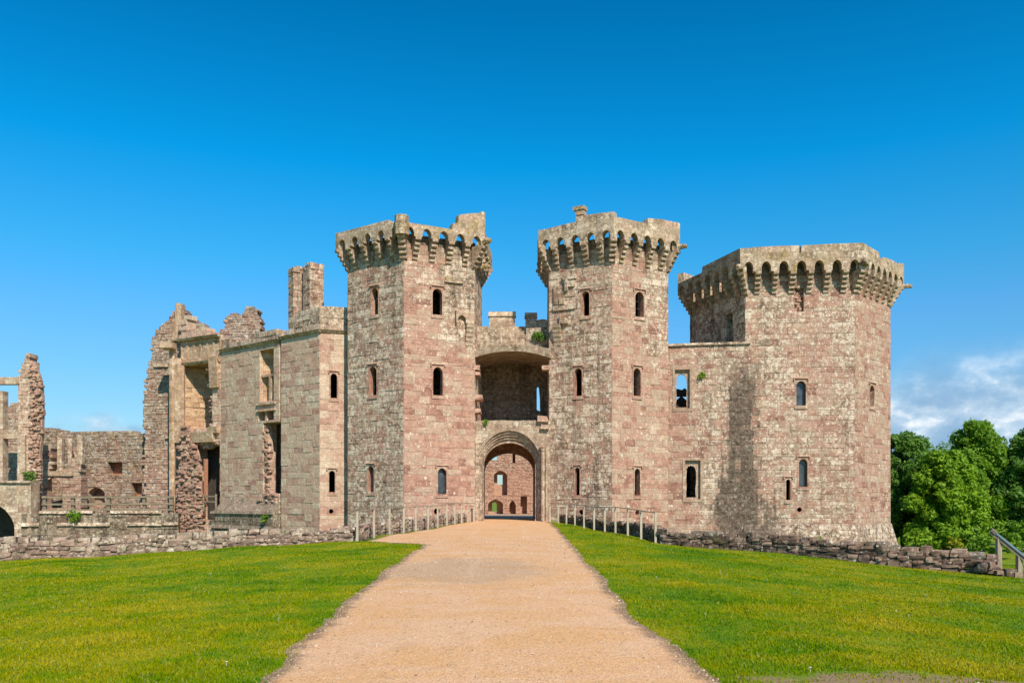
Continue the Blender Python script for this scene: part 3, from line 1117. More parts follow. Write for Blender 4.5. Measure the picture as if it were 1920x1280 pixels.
def hex_tower(name, label, verts, faces_n, z_corb, wall_top, p, h_corb, zarch, zsp, ztop, nslot, weather, windows, ports, tops,
              mats, glass_idx=(), bars_idx=(), corb_n=5, drops=None, extra_holes=None, batter=None, wmat=None, blank_slots=()):
    c2 = sum((Vector(v) for v in verts), Vector((0, 0))) / 6
    T = thing(name, label, 'tower', (c2.x, c2.y, 0.0), 'towers of the castle front')
    F = [Face(verts[i], verts[(i + 1) % 6]) for i in range(6)]
    holes = [[] for _ in range(6)]
    for i, w in enumerate(windows):
        f, x0, x1, y0, y1 = w[:5]
        holes[f].append(window_frame(T, F[f], x0, x1, y0, y1, glass=(i in glass_idx), bars=(i in bars_idx)))
    for f, px, py, r in ports:
        holes[f].append(gunport(T, F[f], px, py, r))
    for f, h in (extra_holes or []):
        holes[f].append(h)
    mb = MB()
    for i in range(6):
        big = i in (0, 1, 2, 5)
        masonry(mb, F[i], BASE, wall_top, holes[i], t=0.55, wefn=lambda u, z, f_=weather[i]: (f_(u, z)[0], f_(u, z)[1] + (0.85 if z > z_corb + h_corb * 0.75 else 0.35 if z > z_corb + 0.25 else 0.0)),  # wall behind slots and corbels darkened as painted shade
                ch=(0.24, 0.37), bw=(0.36, 0.85), jit=0.010 if big else 0.005)
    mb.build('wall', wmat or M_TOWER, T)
    # dark deck added across the roofless shaft to keep light out
    mb = MB()
    ins = [Vector(v) + (c2 - Vector(v)).normalized() * 0.3 for v in verts]
    for zz in (z_corb - 0.3, z_corb - 0.1):
        q = ins if zz > z_corb - 0.2 else ins[::-1]
        mb.face([(a.x, a.y, zz) for a in q], [(a.x, a.y) for a in q])
    mb.build('light_blocker', M_DARK, T)
    # corbels
    me = corbel_mesh(p + 0.08, h_corb, 0.31, corb_n, (name, 'a'))
    mev = corbel_mesh((p + 0.08) * 1.12, h_corb, 0.36, corb_n, (name, 'v'))
    for i in range(6):
        f = F[i]
        L2 = f.L + 2 * p * math.tan(math.acos(max(-1, min(1, f.N.dot(F[(i + 1) % 6].N)))) / 2)
        sp = L2 / nslot
        for k in range(1, nslot):
            u = f.L / 2 + (k - nslot / 2) * sp
            if 0.1 < u < f.L - 0.1:
                add_corbel(T, me, f.p0 + f.U * u, f.N, z_corb)
        nb = (F[i - 1].N + f.N).normalized()
        add_corbel(T, mev, f.p0, nb, z_corb)
    # parapet: one slab per side
    for i in range(6):
        f = F[i]
        aR = math.acos(max(-1, min(1, f.N.dot(F[(i + 1) % 6].N)))) / 2
        aL = math.acos(max(-1, min(1, f.N.dot(F[i - 1].N)))) / 2
        eL, eR = p * math.tan(aL), p * math.tan(aR)
        L2 = f.L + eL + eR
        g = Face(f.p0, f.p1)
        g.p0 = f.p0 - f.U * eL
        g.p1 = f.p1 + f.U * eR
        g.L = L2
        G, pts = parapet_face(g, p, z_corb + h_corb - 0.02, zarch, zsp, ztop, nslot, L2, tops.get(i), drop=(i * 0.004))
        mb = MB()
        plate(mb, G, pts, t=0.44, we=(0.35 if i in (0, 4, 5) else 0.2, 0))
        mb.build('parapet', mats.get(i, M_PARA), T)
    return T, F


def tops_from_px(pts):
    def fn(G):
        return [G.uz(px, py) for px, py in pts]
    return fn


LV = [(-9.33, 48.4), (-5.84, 46.0), (-2.09, 47.8), (-1.83, 52.0), (-5.32, 54.4), (-9.07, 52.6)]
RV = [(2.09, 48.4), (5.46, 46.6), (8.9, 48.6), (8.97, 52.4), (5.6, 54.2), (2.16, 52.2)]
CV = [(11.05, 53.0), (13.1, 48.0), (19.1, 47.5), (22.6, 50.94), (20.5, 56.0), (14.5, 56.5)]

wl = lambda u, z: (0.50 + 0.22 * mnoise.noise(Vector((u * 0.5, z * 0.25, 2.0))), 0.0)
wr = lambda u, z: (-0.12 + (0.5 if z > 9.5 and u > 2.2 else 0.0) + (0.25 if z > 12 else 0), 0.0)
wd = lambda u, z: (0.4, 0.0)
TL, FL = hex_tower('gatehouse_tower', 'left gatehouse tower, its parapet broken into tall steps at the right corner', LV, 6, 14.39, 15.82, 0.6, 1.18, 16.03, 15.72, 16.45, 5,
                   [wl, wr, wd, wd, wd, wd],
                   [(0, 696, 709, 540, 590), (0, 692, 706, 687, 741), (0, 689, 701, 873, 922),
                    (1, 811, 829, 541, 590), (1, 812, 830, 688, 741), (1, 821, 837, 877, 926)],
                   [(0, 698, 957, 0.10), (1, 819, 958, 0.17)],
                   {0: tops_from_px([(632, 437), (728, 412), (729, 419), (760, 414)]),
                    1: tops_from_px([(765, 417), (800, 422), (848, 430), (849, 419), (859, 417), (860, 403), (872, 401), (884, 400), (903, 399)])},
                   {1: M_PARA_O}, glass_idx=(2, 5))
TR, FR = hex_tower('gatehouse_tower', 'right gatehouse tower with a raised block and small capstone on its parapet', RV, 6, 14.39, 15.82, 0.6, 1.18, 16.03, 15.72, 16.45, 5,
                   [wl, wr, wd, wd, wd, wd],
                   [(0, 1091, 1105, 546, 592), (0, 1077, 1091, 690, 742), (0, 1078, 1087, 876, 928),
                    (1, 1191, 1207, 547, 594), (1, 1188, 1201, 690, 742), (1, 1190, 1200, 878, 928)],
                   [(0, 1090, 960, 0.15), (1, 1195, 961, 0.15)],
                   {0: tops_from_px([(1025, 429), (1052, 422), (1079, 416), (1080, 406), (1104, 402), (1146, 397)]),
                    1: tops_from_px([(1150, 407), (1165, 408), (1180, 412), (1195, 415), (1205, 417), (1214, 419), (1215, 409), (1240, 411), (1274, 418)])},
                   {0: M_PARA, 1: M_PARA}, bars_idx=(3, 4))


def wc_front(u, z):
    return (0.34 + 0.25 * mnoise.noise(Vector((u * 0.4, z * 0.3, 5.0))), 0.0)


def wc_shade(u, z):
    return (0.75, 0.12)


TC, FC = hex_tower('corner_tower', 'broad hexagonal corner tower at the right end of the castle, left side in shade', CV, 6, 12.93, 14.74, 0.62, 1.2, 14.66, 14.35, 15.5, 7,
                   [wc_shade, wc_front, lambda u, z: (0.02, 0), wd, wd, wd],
                   [(1, 1493, 1511, 714, 760), (1, 1498, 1514, 860, 912), (1, 1474, 1482, 898, 937), (2, 1631, 1639, 722, 762)],
                   [(1, 1499, 955, 0.13)],
                   {0: tops_from_px([(1277, 529), (1316, 511), (1317, 500), (1386, 466)]),
                    1: tops_from_px([(1388, 466), (1420, 463), (1460, 461), (1498, 460), (1499, 474), (1502, 474), (1503, 460), (1560, 457), (1618, 455)]),
                    2: tops_from_px([(1618, 455), (1648, 473), (1649, 484), (1656, 486), (1657, 482), (1672, 487), (1691, 499)])},
                   {}, glass_idx=(0, 1, 3), extra_holes=[(0, (3.75, 4.3, 9.6, 12.2)), (1, Face(CV[1], CV[2]).rect(1489, 1507, 540, 584))], wmat=M_CURT)
mb = MB()
_r = FC[1].rect(1487, 1509, 538, 586)
rubble(mb, FC[1], [(_r[0], _r[2]), (_r[1], _r[2]), (_r[1], _r[3]), (_r[0], _r[3])], (0.08, 0.18), -0.22, 0.12, -0.3)
mb.build('broken_masonry', M_CORE, TC)
# finials, spouts and broken bits of the tower heads
G_ = FL[0].offset(0.6)


def turret_block(parent, Fq, x0, x1, y0, y1, depth=0.5, out=0.62, name='capstone', mat=None):
    u0, u1, z0, z1 = Fq.rect(x0, x1, y0, y1)
    mb = MB()
    n = max(1, int((z1 - z0) / 0.3))
    for k in range(n):
        a, b = z0 + (z1 - z0) * k / n, z0 + (z1 - z0) * (k + 1) / n
        e = random.uniform(-0.03, 0.03)
        mb.hexa([Fq.pt(u0 + e, a, out), Fq.pt(u1 + e, a, out), Fq.pt(u1 + e, a, out - depth), Fq.pt(u0 + e, a, out - depth),
                 Fq.pt(u0 + e, b - 0.012, out), Fq.pt(u1 + e, b - 0.012, out), Fq.pt(u1 + e, b - 0.012, out - depth), Fq.pt(u0 + e, b - 0.012, out - depth)], (random.random(), 0.5), (0.3, 0), True)
    return mb.build(name, mat or M_PARA_O, parent)


def corner_turret(parent, c, r, z0, z1, nside=8, name='turret', mat=None):
    mb = MB()
    n = max(2, int((z1 - z0) / 0.34))
    for k in range(n):
        a, b = z0 + (z1 - z0) * k / n, z0 + (z1 - z0) * (k + 1) / n
        mb.bar((c.x, c.y, a), (c.x, c.y, b - 0.015), r * random.uniform(0.95, 1.04), nside, (0.25, 0))
    return mb.build(name, mat or M_PARA_O, parent)


cornF = Vector(LV[1]) + (FL[0].N + FL[1].N).normalized() * 0.52
corner_turret(TL, cornF, 0.40, 15.55, 16.58)
nR = (FL[1].N + FL[2].N).normalized()
cornR = Vector(LV[2]) + nR * 0.5
corner_turret(TL, cornR + Vector((0.02, 0)), 0.17, 16.4, 17.45, 6, 'pinnacle')
gargoyle(TL, Vector(LV[2]) + nR * 0.62, nR, 15.75, 0.5, 0.2)
gargoyle(TL, Vector(LV[2]) + FL[2].N * 0.35 + FL[2].U * 1.0, FL[2].N, 14.75, 0.45, 0.16)
turret_block(TR, FR[0], 1086, 1101, 399, 408, 0.4, 0.58)
turret_block(TR, FR[0], 1083, 1104, 392, 399, 0.5, 0.63)
nRr = (FR[1].N + FR[2].N).normalized()
gargoyle(TR, Vector(RV[2]) + nRr * 0.62, nRr, 15.7, 0.5, 0.17)
nRl = (FR[0].N + FR[5].N).normalized()
corner_turret(TR, Vector(RV[0]) + nRl * 0.62, 0.13, 15.6, 16.05, 6, 'pinnacle')
nC = (FC[2].N + FC[3].N).normalized()
gargoyle(TC, Vector(CV[3]) + nC * 0.7, nC, 14.1, 0.5, 0.16)
nC1 = (FC[0].N + FC[1].N).normalized()
gargoyle(TC, Vector(CV[1]) + nC1 * 0.75, nC1, 14.25, 0.35, 0.2)
nC2 = (FC[1].N + FC[2].N).normalized()
gargoyle(TC, Vector(CV[2]) + nC2 * 0.7, nC2, 14.45, 0.3, 0.24)


# bartizan remains beside the gate: stepped corbels and small blind arches
def bartizan(parent, F, ca, cb, y0, y1, na, nb, ny0, ny1):
    u0, u1, z0, z1 = F.rect(ca, cb, y0, y1)
    mb = MB()
    n = 5
    for k in range(n):
        a = z0 + (z1 - z0) * k / n
        b = a + (z1 - z0) / n * 0.86
        d = 0.08 + 0.06 * k
        mb.hexa([F.pt(u0, a, d - 0.05), F.pt(u1, a, d - 0.05), F.pt(u1, a, -0.05), F.pt(u0, a, -0.05),
                 F.pt(u0, b, d), F.pt(u1, b, d), F.pt(u1, b, -0.05), F.pt(u0, b, -0.05)], (0.5, 0.5), (0.1, 0), True)
    v0, v1, w0, w1 = F.rect(na, nb, ny0, ny1)
    pts = [(v0 - 0.1, z1 - 0.02), (v0, z1 - 0.02)] + arch(v0, v1, z1 - 0.02, w1 - (v1 - v0) * 0.5, w1)[1:-1] + [(v1, z1 - 0.02), (u1, z1 - 0.02), (u1, w1 + 0.25), (v0 - 0.1, w1 + 0.25)]
    plate(mb, F, pts, t=0.30, out=0.22, we=(0.2, 0))
    return mb.build('bartizan_corbel', M_GATE, parent)


bartizan(TL, FL[1], 872, 886, 607, 648, 856, 871, 592, 612)
mb = MB()
for a, b, c, d, e in ((1057, 1081, 516, 524, .16), (1059, 1078, 524, 538, .12), (1039, 1048, 536, 571, .10), (1050, 1059, 558, 571, .14), (1055, 1079, 545, 556, .05), (1038, 1080, 572, 581, .10), (1061, 1066, 524, 546, .17)):
    u0, u1, q0, q1 = FR[0].rect(a, b, c, d)
    mb.hexa([FR[0].pt(u0, q0, e), FR[0].pt(u1, q0, e), FR[0].pt(u1, q0, -.1), FR[0].pt(u0, q0, -.1), FR[0].pt(u0, q1, e), FR[0].pt(u1, q1, e * .8), FR[0].pt(u1, q1, -.1), FR[0].pt(u0, q1, -.1)], (random.random(), .5), (0.5, 0), True)
mb.build('broken_masonry', M_TRIM, TR)
mb = MB()
for a, b, c, d, e in ((833, 868, 527, 531, .10), (835, 862, 519, 527, .05)):
    u0, u1, q0, q1 = FL[1].rect(a, b, c, d)
    mb.hexa([FL[1].pt(u0, q0, e), FL[1].pt(u1, q0, e), FL[1].pt(u1, q0, -.1), FL[1].pt(u0, q0, -.1), FL[1].pt(u0, q1, e), FL[1].pt(u1, q1, e), FL[1].pt(u1, q1, -.1), FL[1].pt(u0, q1, -.1)], (random.random(), .5), (0.3, 0), True)
mb.build('ledge', M_PARA_O, TL)
bartizan(TR, FR[0], 1039, 1053, 608, 648, 1055, 1066, 596, 612)

# batter at the foot of the corner tower
mb = MB()
for i in (0, 1, 2, 3):
    f = FC[i]
    nb0, nb1 = (FC[i - 1].N + f.N).normalized(), (f.N + FC[(i + 1) % 6].N).normalized()
    e = 0.46
    n = 14
    zb, zt = BASE, 0.05
    rows = np.linspace(zb, zt, n)
    for a, b in zip(rows[:-1], rows[1:]):
        ka, kb = e * (zt - a) / (zt - zb) * 1.9, e * (zt - b) / (zt - zb) * 1.9
        m = 12
        for q in range(m):
            s0, s1 = q / m, (q + 1) / m
            def P(s, k, z):
                a_ = f.p0 + nb0 * (k * 1.15 + 0.06)
                b_ = f.p1 + nb1 * (k * 1.15 + 0.06)
                c_ = a_ + (b_ - a_) * s
                return (c_.x, c_.y, z)
            mb.face([P(s0, ka, a), P(s1, ka, a), P(s1, kb, b), P(s0, kb, b)], [(0, 0), (1, 0), (1, 1), (0, 1)], (f.L / m, b - a), (random.random(), random.random()), (0.75, 0.15))
mb.build('batter', M_CURT, TC)

# ------------------------------------------------------------------ curtain wall between right gate tower and corner tower
CWp0, CWp1 = (8.6, 48.75), (13.5, 47.935)
FW = Face(CWp0, CWp1)
TW = thing('curtain_wall', 'pinkish curtain wall with two traceried windows and a dark water stain at its right end', 'wall', (10.9, 48.4, 0))


def big_window(parent, F, ox0, ox1, oy0, oy1, x0, x1, y0, y1):
    u0, u1, z0, z1 = F.rect(ox0, ox1, oy0, oy1)
    v0, v1, w0, w1 = F.rect(x0, x1, y0, y1)
    mb = MB()
    # cusped (ragged) light: arch with little teeth
    n = 16
    m_, h = (v0 + v1) / 2, (v1 - v0) / 2
    zs = w1 - h * 1.1
    pts = [(v0, w0)]
    for i in range(5):
        zz = w0 + (zs - w0) * (i + 0.5) / 5
        pts += [(v0 + random.uniform(-0.02, 0.03), zz)]
    for i in range(n + 1):
        a = math.pi * (1 - i / n)
        k = 1.0 if i % 3 else 0.88
        pts.append((m_ + h * k * math.cos(a), zs + (w1 - zs) * k * math.sin(a)))
    for i in range(5):
        zz = zs - (zs - w0) * (i + 0.5) / 5
        pts += [(v1 + random.uniform(-0.03, 0.02), zz)]
    pts += [(v1, w0)]
    plate(mb, F, [(u0, z0), (u1, z0), (u1, z1), (u0, z1)], [pts], t=0.2, out=-0.16, we=(0.05, 0))
    plate(mb, F, [(u0 - 0.12, z0 - 0.15), (u1 + 0.12, z0 - 0.15), (u1 + 0.12, z1 + 0.10), (u0 - 0.12, z1 + 0.10)],
          [[(u0 + 0.02, z0 + 0.02), (u1 - 0.02, z0 + 0.02), (u1 - 0.02, z1 - 0.02), (u0 + 0.02, z1 - 0.02)]], t=0.14, out=0.03, we=(0.0, 0))
    mb.build('window', M_TRIM, parent)
    return (u0 - 0.02, u1 + 0.02, z0, z1)


h1 = big_window(TW, FW, 1265, 1294, 692, 766, 1268, 1288, 700, 763)
h2 = big_window(TW, FW, 1284, 1314, 862, 936, 1287, 1305, 872, 932)
mb = MB()
masonry(mb, FW, BASE, 10.2, [h1, h2], t=0.7, wefn=lambda u, z: (-0.15 + 0.55 * min(1, max(0, (u - 1.2) / 1.0)), 0.0))
mb.build('wall', M_CURT, TW)
mb = MB()
for a, b, d, e in ((0.0, FW.L - 0.1, 10.2, 10.34),):
    mb.hexa([FW.pt(a, d, 0.12), FW.pt(b, d, 0.12), FW.pt(b, d, -0.8), FW.pt(a, d, -0.8), FW.pt(a, e, 0.05), FW.pt(b, e, 0.05), FW.pt(b, e, -0.8), FW.pt(a, e, -0.8)], (0.3, 0.5), (0.7, 0.2), True)
mb.build('coping', M_PARA, TW)
# room wall behind, glimpsed through the upper window
FI = Face((8.5, 53.5), (14.0, 53.5))
mb = MB()
iu, iz = FI.uz(1278, 745)
a0, a1, b0, b1 = FI.rect(1262, 1294, 775, 742)
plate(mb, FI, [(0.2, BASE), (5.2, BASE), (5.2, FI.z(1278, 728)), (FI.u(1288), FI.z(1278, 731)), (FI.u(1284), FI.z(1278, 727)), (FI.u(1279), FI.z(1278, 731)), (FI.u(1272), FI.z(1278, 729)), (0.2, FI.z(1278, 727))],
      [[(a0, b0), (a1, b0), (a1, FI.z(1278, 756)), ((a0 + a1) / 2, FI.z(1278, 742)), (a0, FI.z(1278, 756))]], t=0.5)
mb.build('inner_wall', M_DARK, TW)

# ------------------------------------------------------------------ the gateway between the towers
GY = 48.15
FG = Face((-2.35, GY), (2.25, GY))
TG = thing('gateway', 'arched castle gateway with a deep shaded recess above it, between the two gate towers', 'gateway', (0, GY, 0))
mb = MB()
xs = lambda px: X(px, GY)
zz_ = lambda py: Z(py, GY)


def gu(px, d=0.0):
    return X(px, GY - 0) - FG.p0.x


ZL = Z(789, GY)
# moulded orders of the gate arch: each set further back
orders = [(898, 1014, 807, 0.0, 0.30), (900.5, 1011.5, 812, -0.13, 0.25), (903, 1009, 817, -0.25, 0.25), (905, 1007, 822, -0.36, 0.25), (907, 1004, 829, -0.48, 0.55)]
spr = Z(872, GY)
b0, b1 = FG.u(880), FG.u(1032)
prev = None
for k, (xa, xb, yt, d, t_) in enumerate(orders):
    mb = MB()
    hole = arch(FG.u(xa), FG.u(xb), BASE, spr, Z(yt, GY), 22, 2.0)
    if k == 0:
        outer = [(b0, BASE), (hole[0][0] - 0.0, BASE)]
        pts = [(b0, BASE)] + hole + [(b1, BASE), (b1, ZL), (FG.u(1000), ZL + 0.04), (FG.u(960), ZL + 0.02), (FG.u(940), ZL + 0.05), (b0, ZL)]
        plate(mb, FG, pts, t=t_, out=d, we=(0.4, 0.22))
        mb.build('gate_wall', M_GATE, TG)
    else:
        big = arch(FG.u(xa) - 0.28, FG.u(xb) + 0.28, BASE, spr, Z(yt, GY) + 0.28, 22, 2.0)
        plate(mb, FG, big + hole[::-1], t=t_, out=d, we=(0.3, 0.15 + 0.12 * (k % 2)))
        mb.build('arch_moulding', M_GATE if k < 4 else M_TRIM, TG)
# nook shaft and hood on the right of the arch
mb = MB()
sx = X(1018, GY - 0.2)
for k, (dx, r) in enumerate(((0.0, 0.11), (0.20, 0.07))):
    mb.bar((sx + dx, GY - 0.12, BASE), (sx + dx, GY - 0.12, Z(845 if k == 0 else 838, GY)), r, 8, (0.25, 0))
mb.bar((sx, GY - 0.14, Z(846, GY)), (sx, GY - 0.14, Z(838, GY)), 0.12, 8, (0.25, 0), 0.22)
mb.build('nook_shaft', M_GATE, TG)
# passage: side walls, vault and inner arch
mb = MB()
WI = Face((-2.3, 56.0), (2.3, 56.0))
inner = arch(WI.u(908.5), WI.u(1000), BASE, Z(885, 56), Z(849, 56), 22, 2.0)
plate(mb, WI, [(0, BASE)] + inner + [(4.6, BASE), (4.6, 6.0), (0, 6.0)], t=0.7)
mb.box(-2.75, -2.2, 48.75, 55.95, BASE, 6.0)
mb.box(2.2, 2.75, 48.75, 55.95, BASE, 6.0)
mb.box(-2.75, 2.75, 48.4, 56.0, ZL - 0.35, ZL - 0.03)
mb.build('passage', stone('passage_stone', RUB, plain=True, speck=0.3), TG)
# upper recess: back wall with slit, side walls, front segmental arch
BY = 52.6
WB = Face((-2.5, BY), (2.5, BY))
mb = MB()
s0, s1, t0, t1 = WB.rect(1006.5, 1012, 726, 768)
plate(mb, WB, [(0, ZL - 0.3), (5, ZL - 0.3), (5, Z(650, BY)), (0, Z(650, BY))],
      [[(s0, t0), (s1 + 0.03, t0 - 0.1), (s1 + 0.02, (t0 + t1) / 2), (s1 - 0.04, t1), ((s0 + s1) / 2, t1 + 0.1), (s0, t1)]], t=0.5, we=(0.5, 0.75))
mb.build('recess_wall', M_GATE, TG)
mb = MB()
FA = Face((-2.35, 47.95), (2.3, 47.95))
ua, ub = 0.15, FA.L - 0.12
top_z = Z(646, 47.95)
n = 18
cr, sp_ = Z(658, 47.95), Z(671, 47.95)
bot = []
for i in range(n + 1):
    s_ = -1 + 2 * i / n
    bot.append((ua + (ub - ua) * i / n, sp_ + (cr - sp_) * (1 - s_ * s_)))
topl = []
for i in range(n + 1):
    s_ = -1 + 2 * i / n
    topl.append((ua + (ub - ua) * i / n, top_z - 0.22 * s_ * s_ + random.uniform(-0.015, 0.015)))
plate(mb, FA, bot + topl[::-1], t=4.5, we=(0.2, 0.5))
mb.build('segmental_arch', M_GATE, TG)
# wall-walk parapet with merlons over the gate
mb = MB()
FP = Face((-2.6, 51.2), (2.6, 51.2))
zt = Z(612, 51.2)
prof = [(FP.u(893), Z(655, 51.2)), (FP.u(1028), Z(655, 51.2)), (FP.u(1028), Z(600, 51.2)), (FP.u(1018), Z(598, 51.2)), (FP.u(1006), Z(600, 51.2)), (FP.u(1005), Z(587, 51.2)), (FP.u(986), Z(587, 51.2)), (FP.u(985), zt),
        (FP.u(966), zt), (FP.u(965), Z(585, 51.2)), (FP.u(918), Z(585, 51.2)), (FP.u(917), zt), (FP.u(893), zt)]
plate(mb, FP, prof, t=0.45, we=(0.45, 0))
for a, b, y in ((917, 966, 585), (985, 1006, 587)):
    z = Z(y, 51.2)
    mb.hexa([FP.pt(FP.u(a) - 0.05, z - 0.25, 0.07), FP.pt(FP.u(b) + 0.05, z - 0.25, 0.07), FP.pt(FP.u(b) + 0.05, z - 0.25, -0.55), FP.pt(FP.u(a) - 0.05, z - 0.25, -0.55),
             FP.pt(FP.u(a) - 0.03, z + 0.03, 0.03), FP.pt(FP.u(b) + 0.03, z + 0.03, 0.03), FP.pt(FP.u(b) + 0.03, z + 0.03, -0.5), FP.pt(FP.u(a) - 0.03, z + 0.03, -0.5)], (0.4, 0.5), (0.4, 0), True)
mb.build('parapet', M_GATE, TG)
mb = MB()
FQ = Face((-2.4, 49.3), (2.4, 49.3))
plate(mb, FQ, [(FQ.u(893), Z(652, 49.3)), (FQ.u(939), Z(650, 49.3)), (FQ.u(938), Z(622, 49.3)), (FQ.u(928), Z(613, 49.3)), (FQ.u(906), Z(611, 49.3)), (FQ.u(893), Z(612, 49.3))], t=0.5, we=(0.5, 0.3))
mb.build('parapet_step', M_GATE, TG)
mb = MB()
plate(mb, FQ, [(FQ.u(986), Z(655, 49.3)), (FQ.u(1026), Z(655, 49.3)), (FQ.u(1026), Z(613, 49.3)), (FQ.u(987), Z(615, 49.3))], t=0.5, we=(0.5, 0.4))
mb.build('parapet_step', M_GATE, TG)
# broken springers on the tower cheeks beside the recess
mb = MB()
for side, pxs in ((-1, ((893, 690, 0.35), (896, 745, 0.5), (894, 770, 0.42), (895, 700, 0.3))), (1, ((1023, 690, 0.3), (1018, 785, 0.5), (1022, 800, 0.4)))):
    for px, py, s_ in pxs:
        x, z = X(px, GY - 0.1), Z(py, GY)
        j = lambda: random.uniform(-0.05, 0.05)
        mb.hexa([(x - s_ * .6 + j(), GY - .25 + j(), z - s_ * .4 + j()), (x + s_ * .6 + j(), GY - .25 + j(), z - s_ * .3 + j()), (x + s_ * .6, GY + .5, z - s_ * .4), (x - s_ * .6, GY + .5, z - s_ * .4),
                 (x - s_ * .6 + j(), GY - .2 + j(), z + s_ * .4 + j()), (x + s_ * .5 + j(), GY - .2 + j(), z + s_ * .3 + j()), (x + s_ * .5, GY + .5, z + s_ * .4), (x - s_ * .6, GY + .5, z + s_ * .4)], (random.random(), .5), (0.1, 0), True)
mb.build('broken_springer', M_FRAME, TG)

# ------------------------------------------------------------------ courtyard wall seen through the gate
CY = 82.0
FCY = Face((-9, CY), (9, CY))
TY = thing('courtyard_wall', 'sunlit red rubble courtyard wall with openings, seen through the gate arch', 'wall', (0, CY, 0))
holes = []


def chole(x0, x1, y0, y1):
    h = FCY.rect(x0, x1, y0, y1)
    holes.append(h)
    return h


hA = chole(926, 951, 882, 928)
hB = chole(915, 943, 936, 966)
hC = chole(955, 967, 938, 968)
hD = chole(976, 988, 930, 963)
hE = chole(922, 932, 854, 862)
hF = chole(961, 966, 846, 868)
mb = MB()
masonry(mb, FCY, -0.6, 9.2, holes, t=1.6, ch=(0.12, 0.2), bw=(0.2, 0.5), jit=0.022, we=-0.1,
        wefn=lambda u, z: (0.25 if z > 4.2 else -0.2, 0))
mb.build('wall', M_COURT, TY)
mb = MB()
# backs: the two lower niches and the right window are closed, the two left windows have a small light
for h, lo, hi, wd_ in ((hC, 0, 0, 0), (hD, 0, 0, 0), (hF, 0, 0, 0)):
    plate(mb, FCY, [(h[0] - .1, h[2] - .1), (h[1] + .1, h[2] - .1), (h[1] + .1, h[3] + .1), (h[0] - .1, h[3] + .1)], t=0.3, out=-1.0)
u0, u1, z0, z1 = hA
a0, a1, c0, c1 = FCY.rect(932, 942, 889, 908)
plate(mb, FCY, [(u0 - .1, z0 - .1), (u1 + .1, z0 - .1), (u1 + .1, z1 + .1), (u0 - .1, z1 + .1)], [[(a0, c0), (a1, c0), (a1, c1), (a0, c1)]], t=0.4, out=-1.1)
u0, u1, z0, z1 = hB
a0, a1, c0, c1 = FCY.rect(922, 931, 941, 960)
plate(mb, FCY, [(u0 - .1, z0 - .1), (u1 + .1, z0 - .1), (u1 + .1, z1 + .1), (u0 - .1, z1 + .1)], [arch(a0, a1, c0, c1 - .2, c1)], t=0.4, out=-1.1)
mb.build('niche_back', M_COURT, TY)
mb = MB()
for h in (hA, hB, hC):
    u0, u1, z0, z1 = h
    plate(mb, FCY, [(u0 - .02, z1 - 0.45), (u0 - .02, z1 + .05), (u1 + .02, z1 + .05), (u1 + .02, z1 - 0.45)] + [(u, z) for u, z in arch(u0 + .02, u1 - .02, z1 - .45, z1 - .44, z1 - .03, 12)[1:-1]][::-1], t=1.5, out=-0.02)
mb.build('arch_head', M_COURT, TY)

# ------------------------------------------------------------------ left range (office wing) and its chimneys
A0, A1, B1, C1 = (-8.7, 49.5), (-11.0, 48.8), (-13.87, 51.1), (-18.8, 55.1)
FAa, FBb = Face(A1, A0), Face(B1, A1)
FCc = Face(C1, B1)
TN = thing('castle_range', 'canted castle range left of the gate towers with twin chimneys above it', 'building', (-11.5, 51, 0))
ZS = 11.0
hs = [window_frame(TN, FAa, 620, 632, 700, 746), window_frame(TN, FAa, 617, 628, 882, 922), gunport(TN, FAa, 621, 958, 0.13)]
mb = MB()
wn = lambda u, z: (0.1 + (0.35 if z > 10 else 0), 0.0)
masonry(mb, FAa, BASE, ZS, hs, t=0.6, wefn=lambda u, z: (-0.05, 0), ch=(0.3, 0.42), bw=(0.45, 0.95))
masonry(mb, FBb, BASE, ZS, [], t=0.6, wefn=lambda u, z: (-0.12 + 0.25 * mnoise.noise(Vector((u * .4, z * .3, 7))), 0), ch=(0.3, 0.42), bw=(0.45, 0.95), u0=0.06)
# wall with the two broken windows
wa = FCc.rect(487, 513, 655, 752)
wb = FCc.rect(483, 520, 766, 790)
wc = (FCc.u(493), FCc.L, FCc.z(505, 925), FCc.z(505, 792))
wb = (wb[0], FCc.L, wb[2] - 0.0, wb[3])
wb = (FCc.u(484), FCc.u(513), FCc.z(500, 788), FCc.z(500, 768))
masonry(mb, FCc, BASE, ZS - 0.1, [wa, wc, (wb[0], wb[1], wb[2], wb[3])], t=1.0, wefn=lambda u, z: (-0.05 + 0.25 * mnoise.noise(Vector((u * .4, z * .3, 3))), 0), ch=(0.3, 0.42), bw=(0.45, 0.95), u1=FCc.L - 0.12)
mb.build('wall', M_WING, TN)
# unseen dark roof and back wall added to block light, then the backs and tracery of the broken openings
mb = MB()
bk = [Vector(A0) + Vector((0.6, 3.5)), Vector(A0), Vector(A1), Vector(B1), Vector(B1) + Vector((1.2, 4.2))]
mb.face([(q.x, q.y, ZS - 0.4) for q in bk], [(0, 0)] * 5)
mb.face([(q.x, q.y, ZS - 0.5) for q in bk[::-1]], [(0, 0)] * 5)
mb.hexa([(-13.6, 53.6, BASE), (-7.5, 53.6, BASE), (-7.5, 54.0, BASE), (-13.6, 54.0, BASE), (-13.6, 53.6, ZS), (-7.5, 53.6, ZS), (-7.5, 54.0, ZS), (-13.6, 54.0, ZS)], (.5, .5), (0, 0), True)
mb.build('light_blocker', M_DARK, TN)
mb = MB()
u_, z_ = wa[0], wa[2]
FSp = Face(Vector(C1) + FCc.U * wa[0] - FCc.N * 0.22, Vector(C1) + FCc.U * (wa[0] + 1.25) - FCc.N * 1.6)
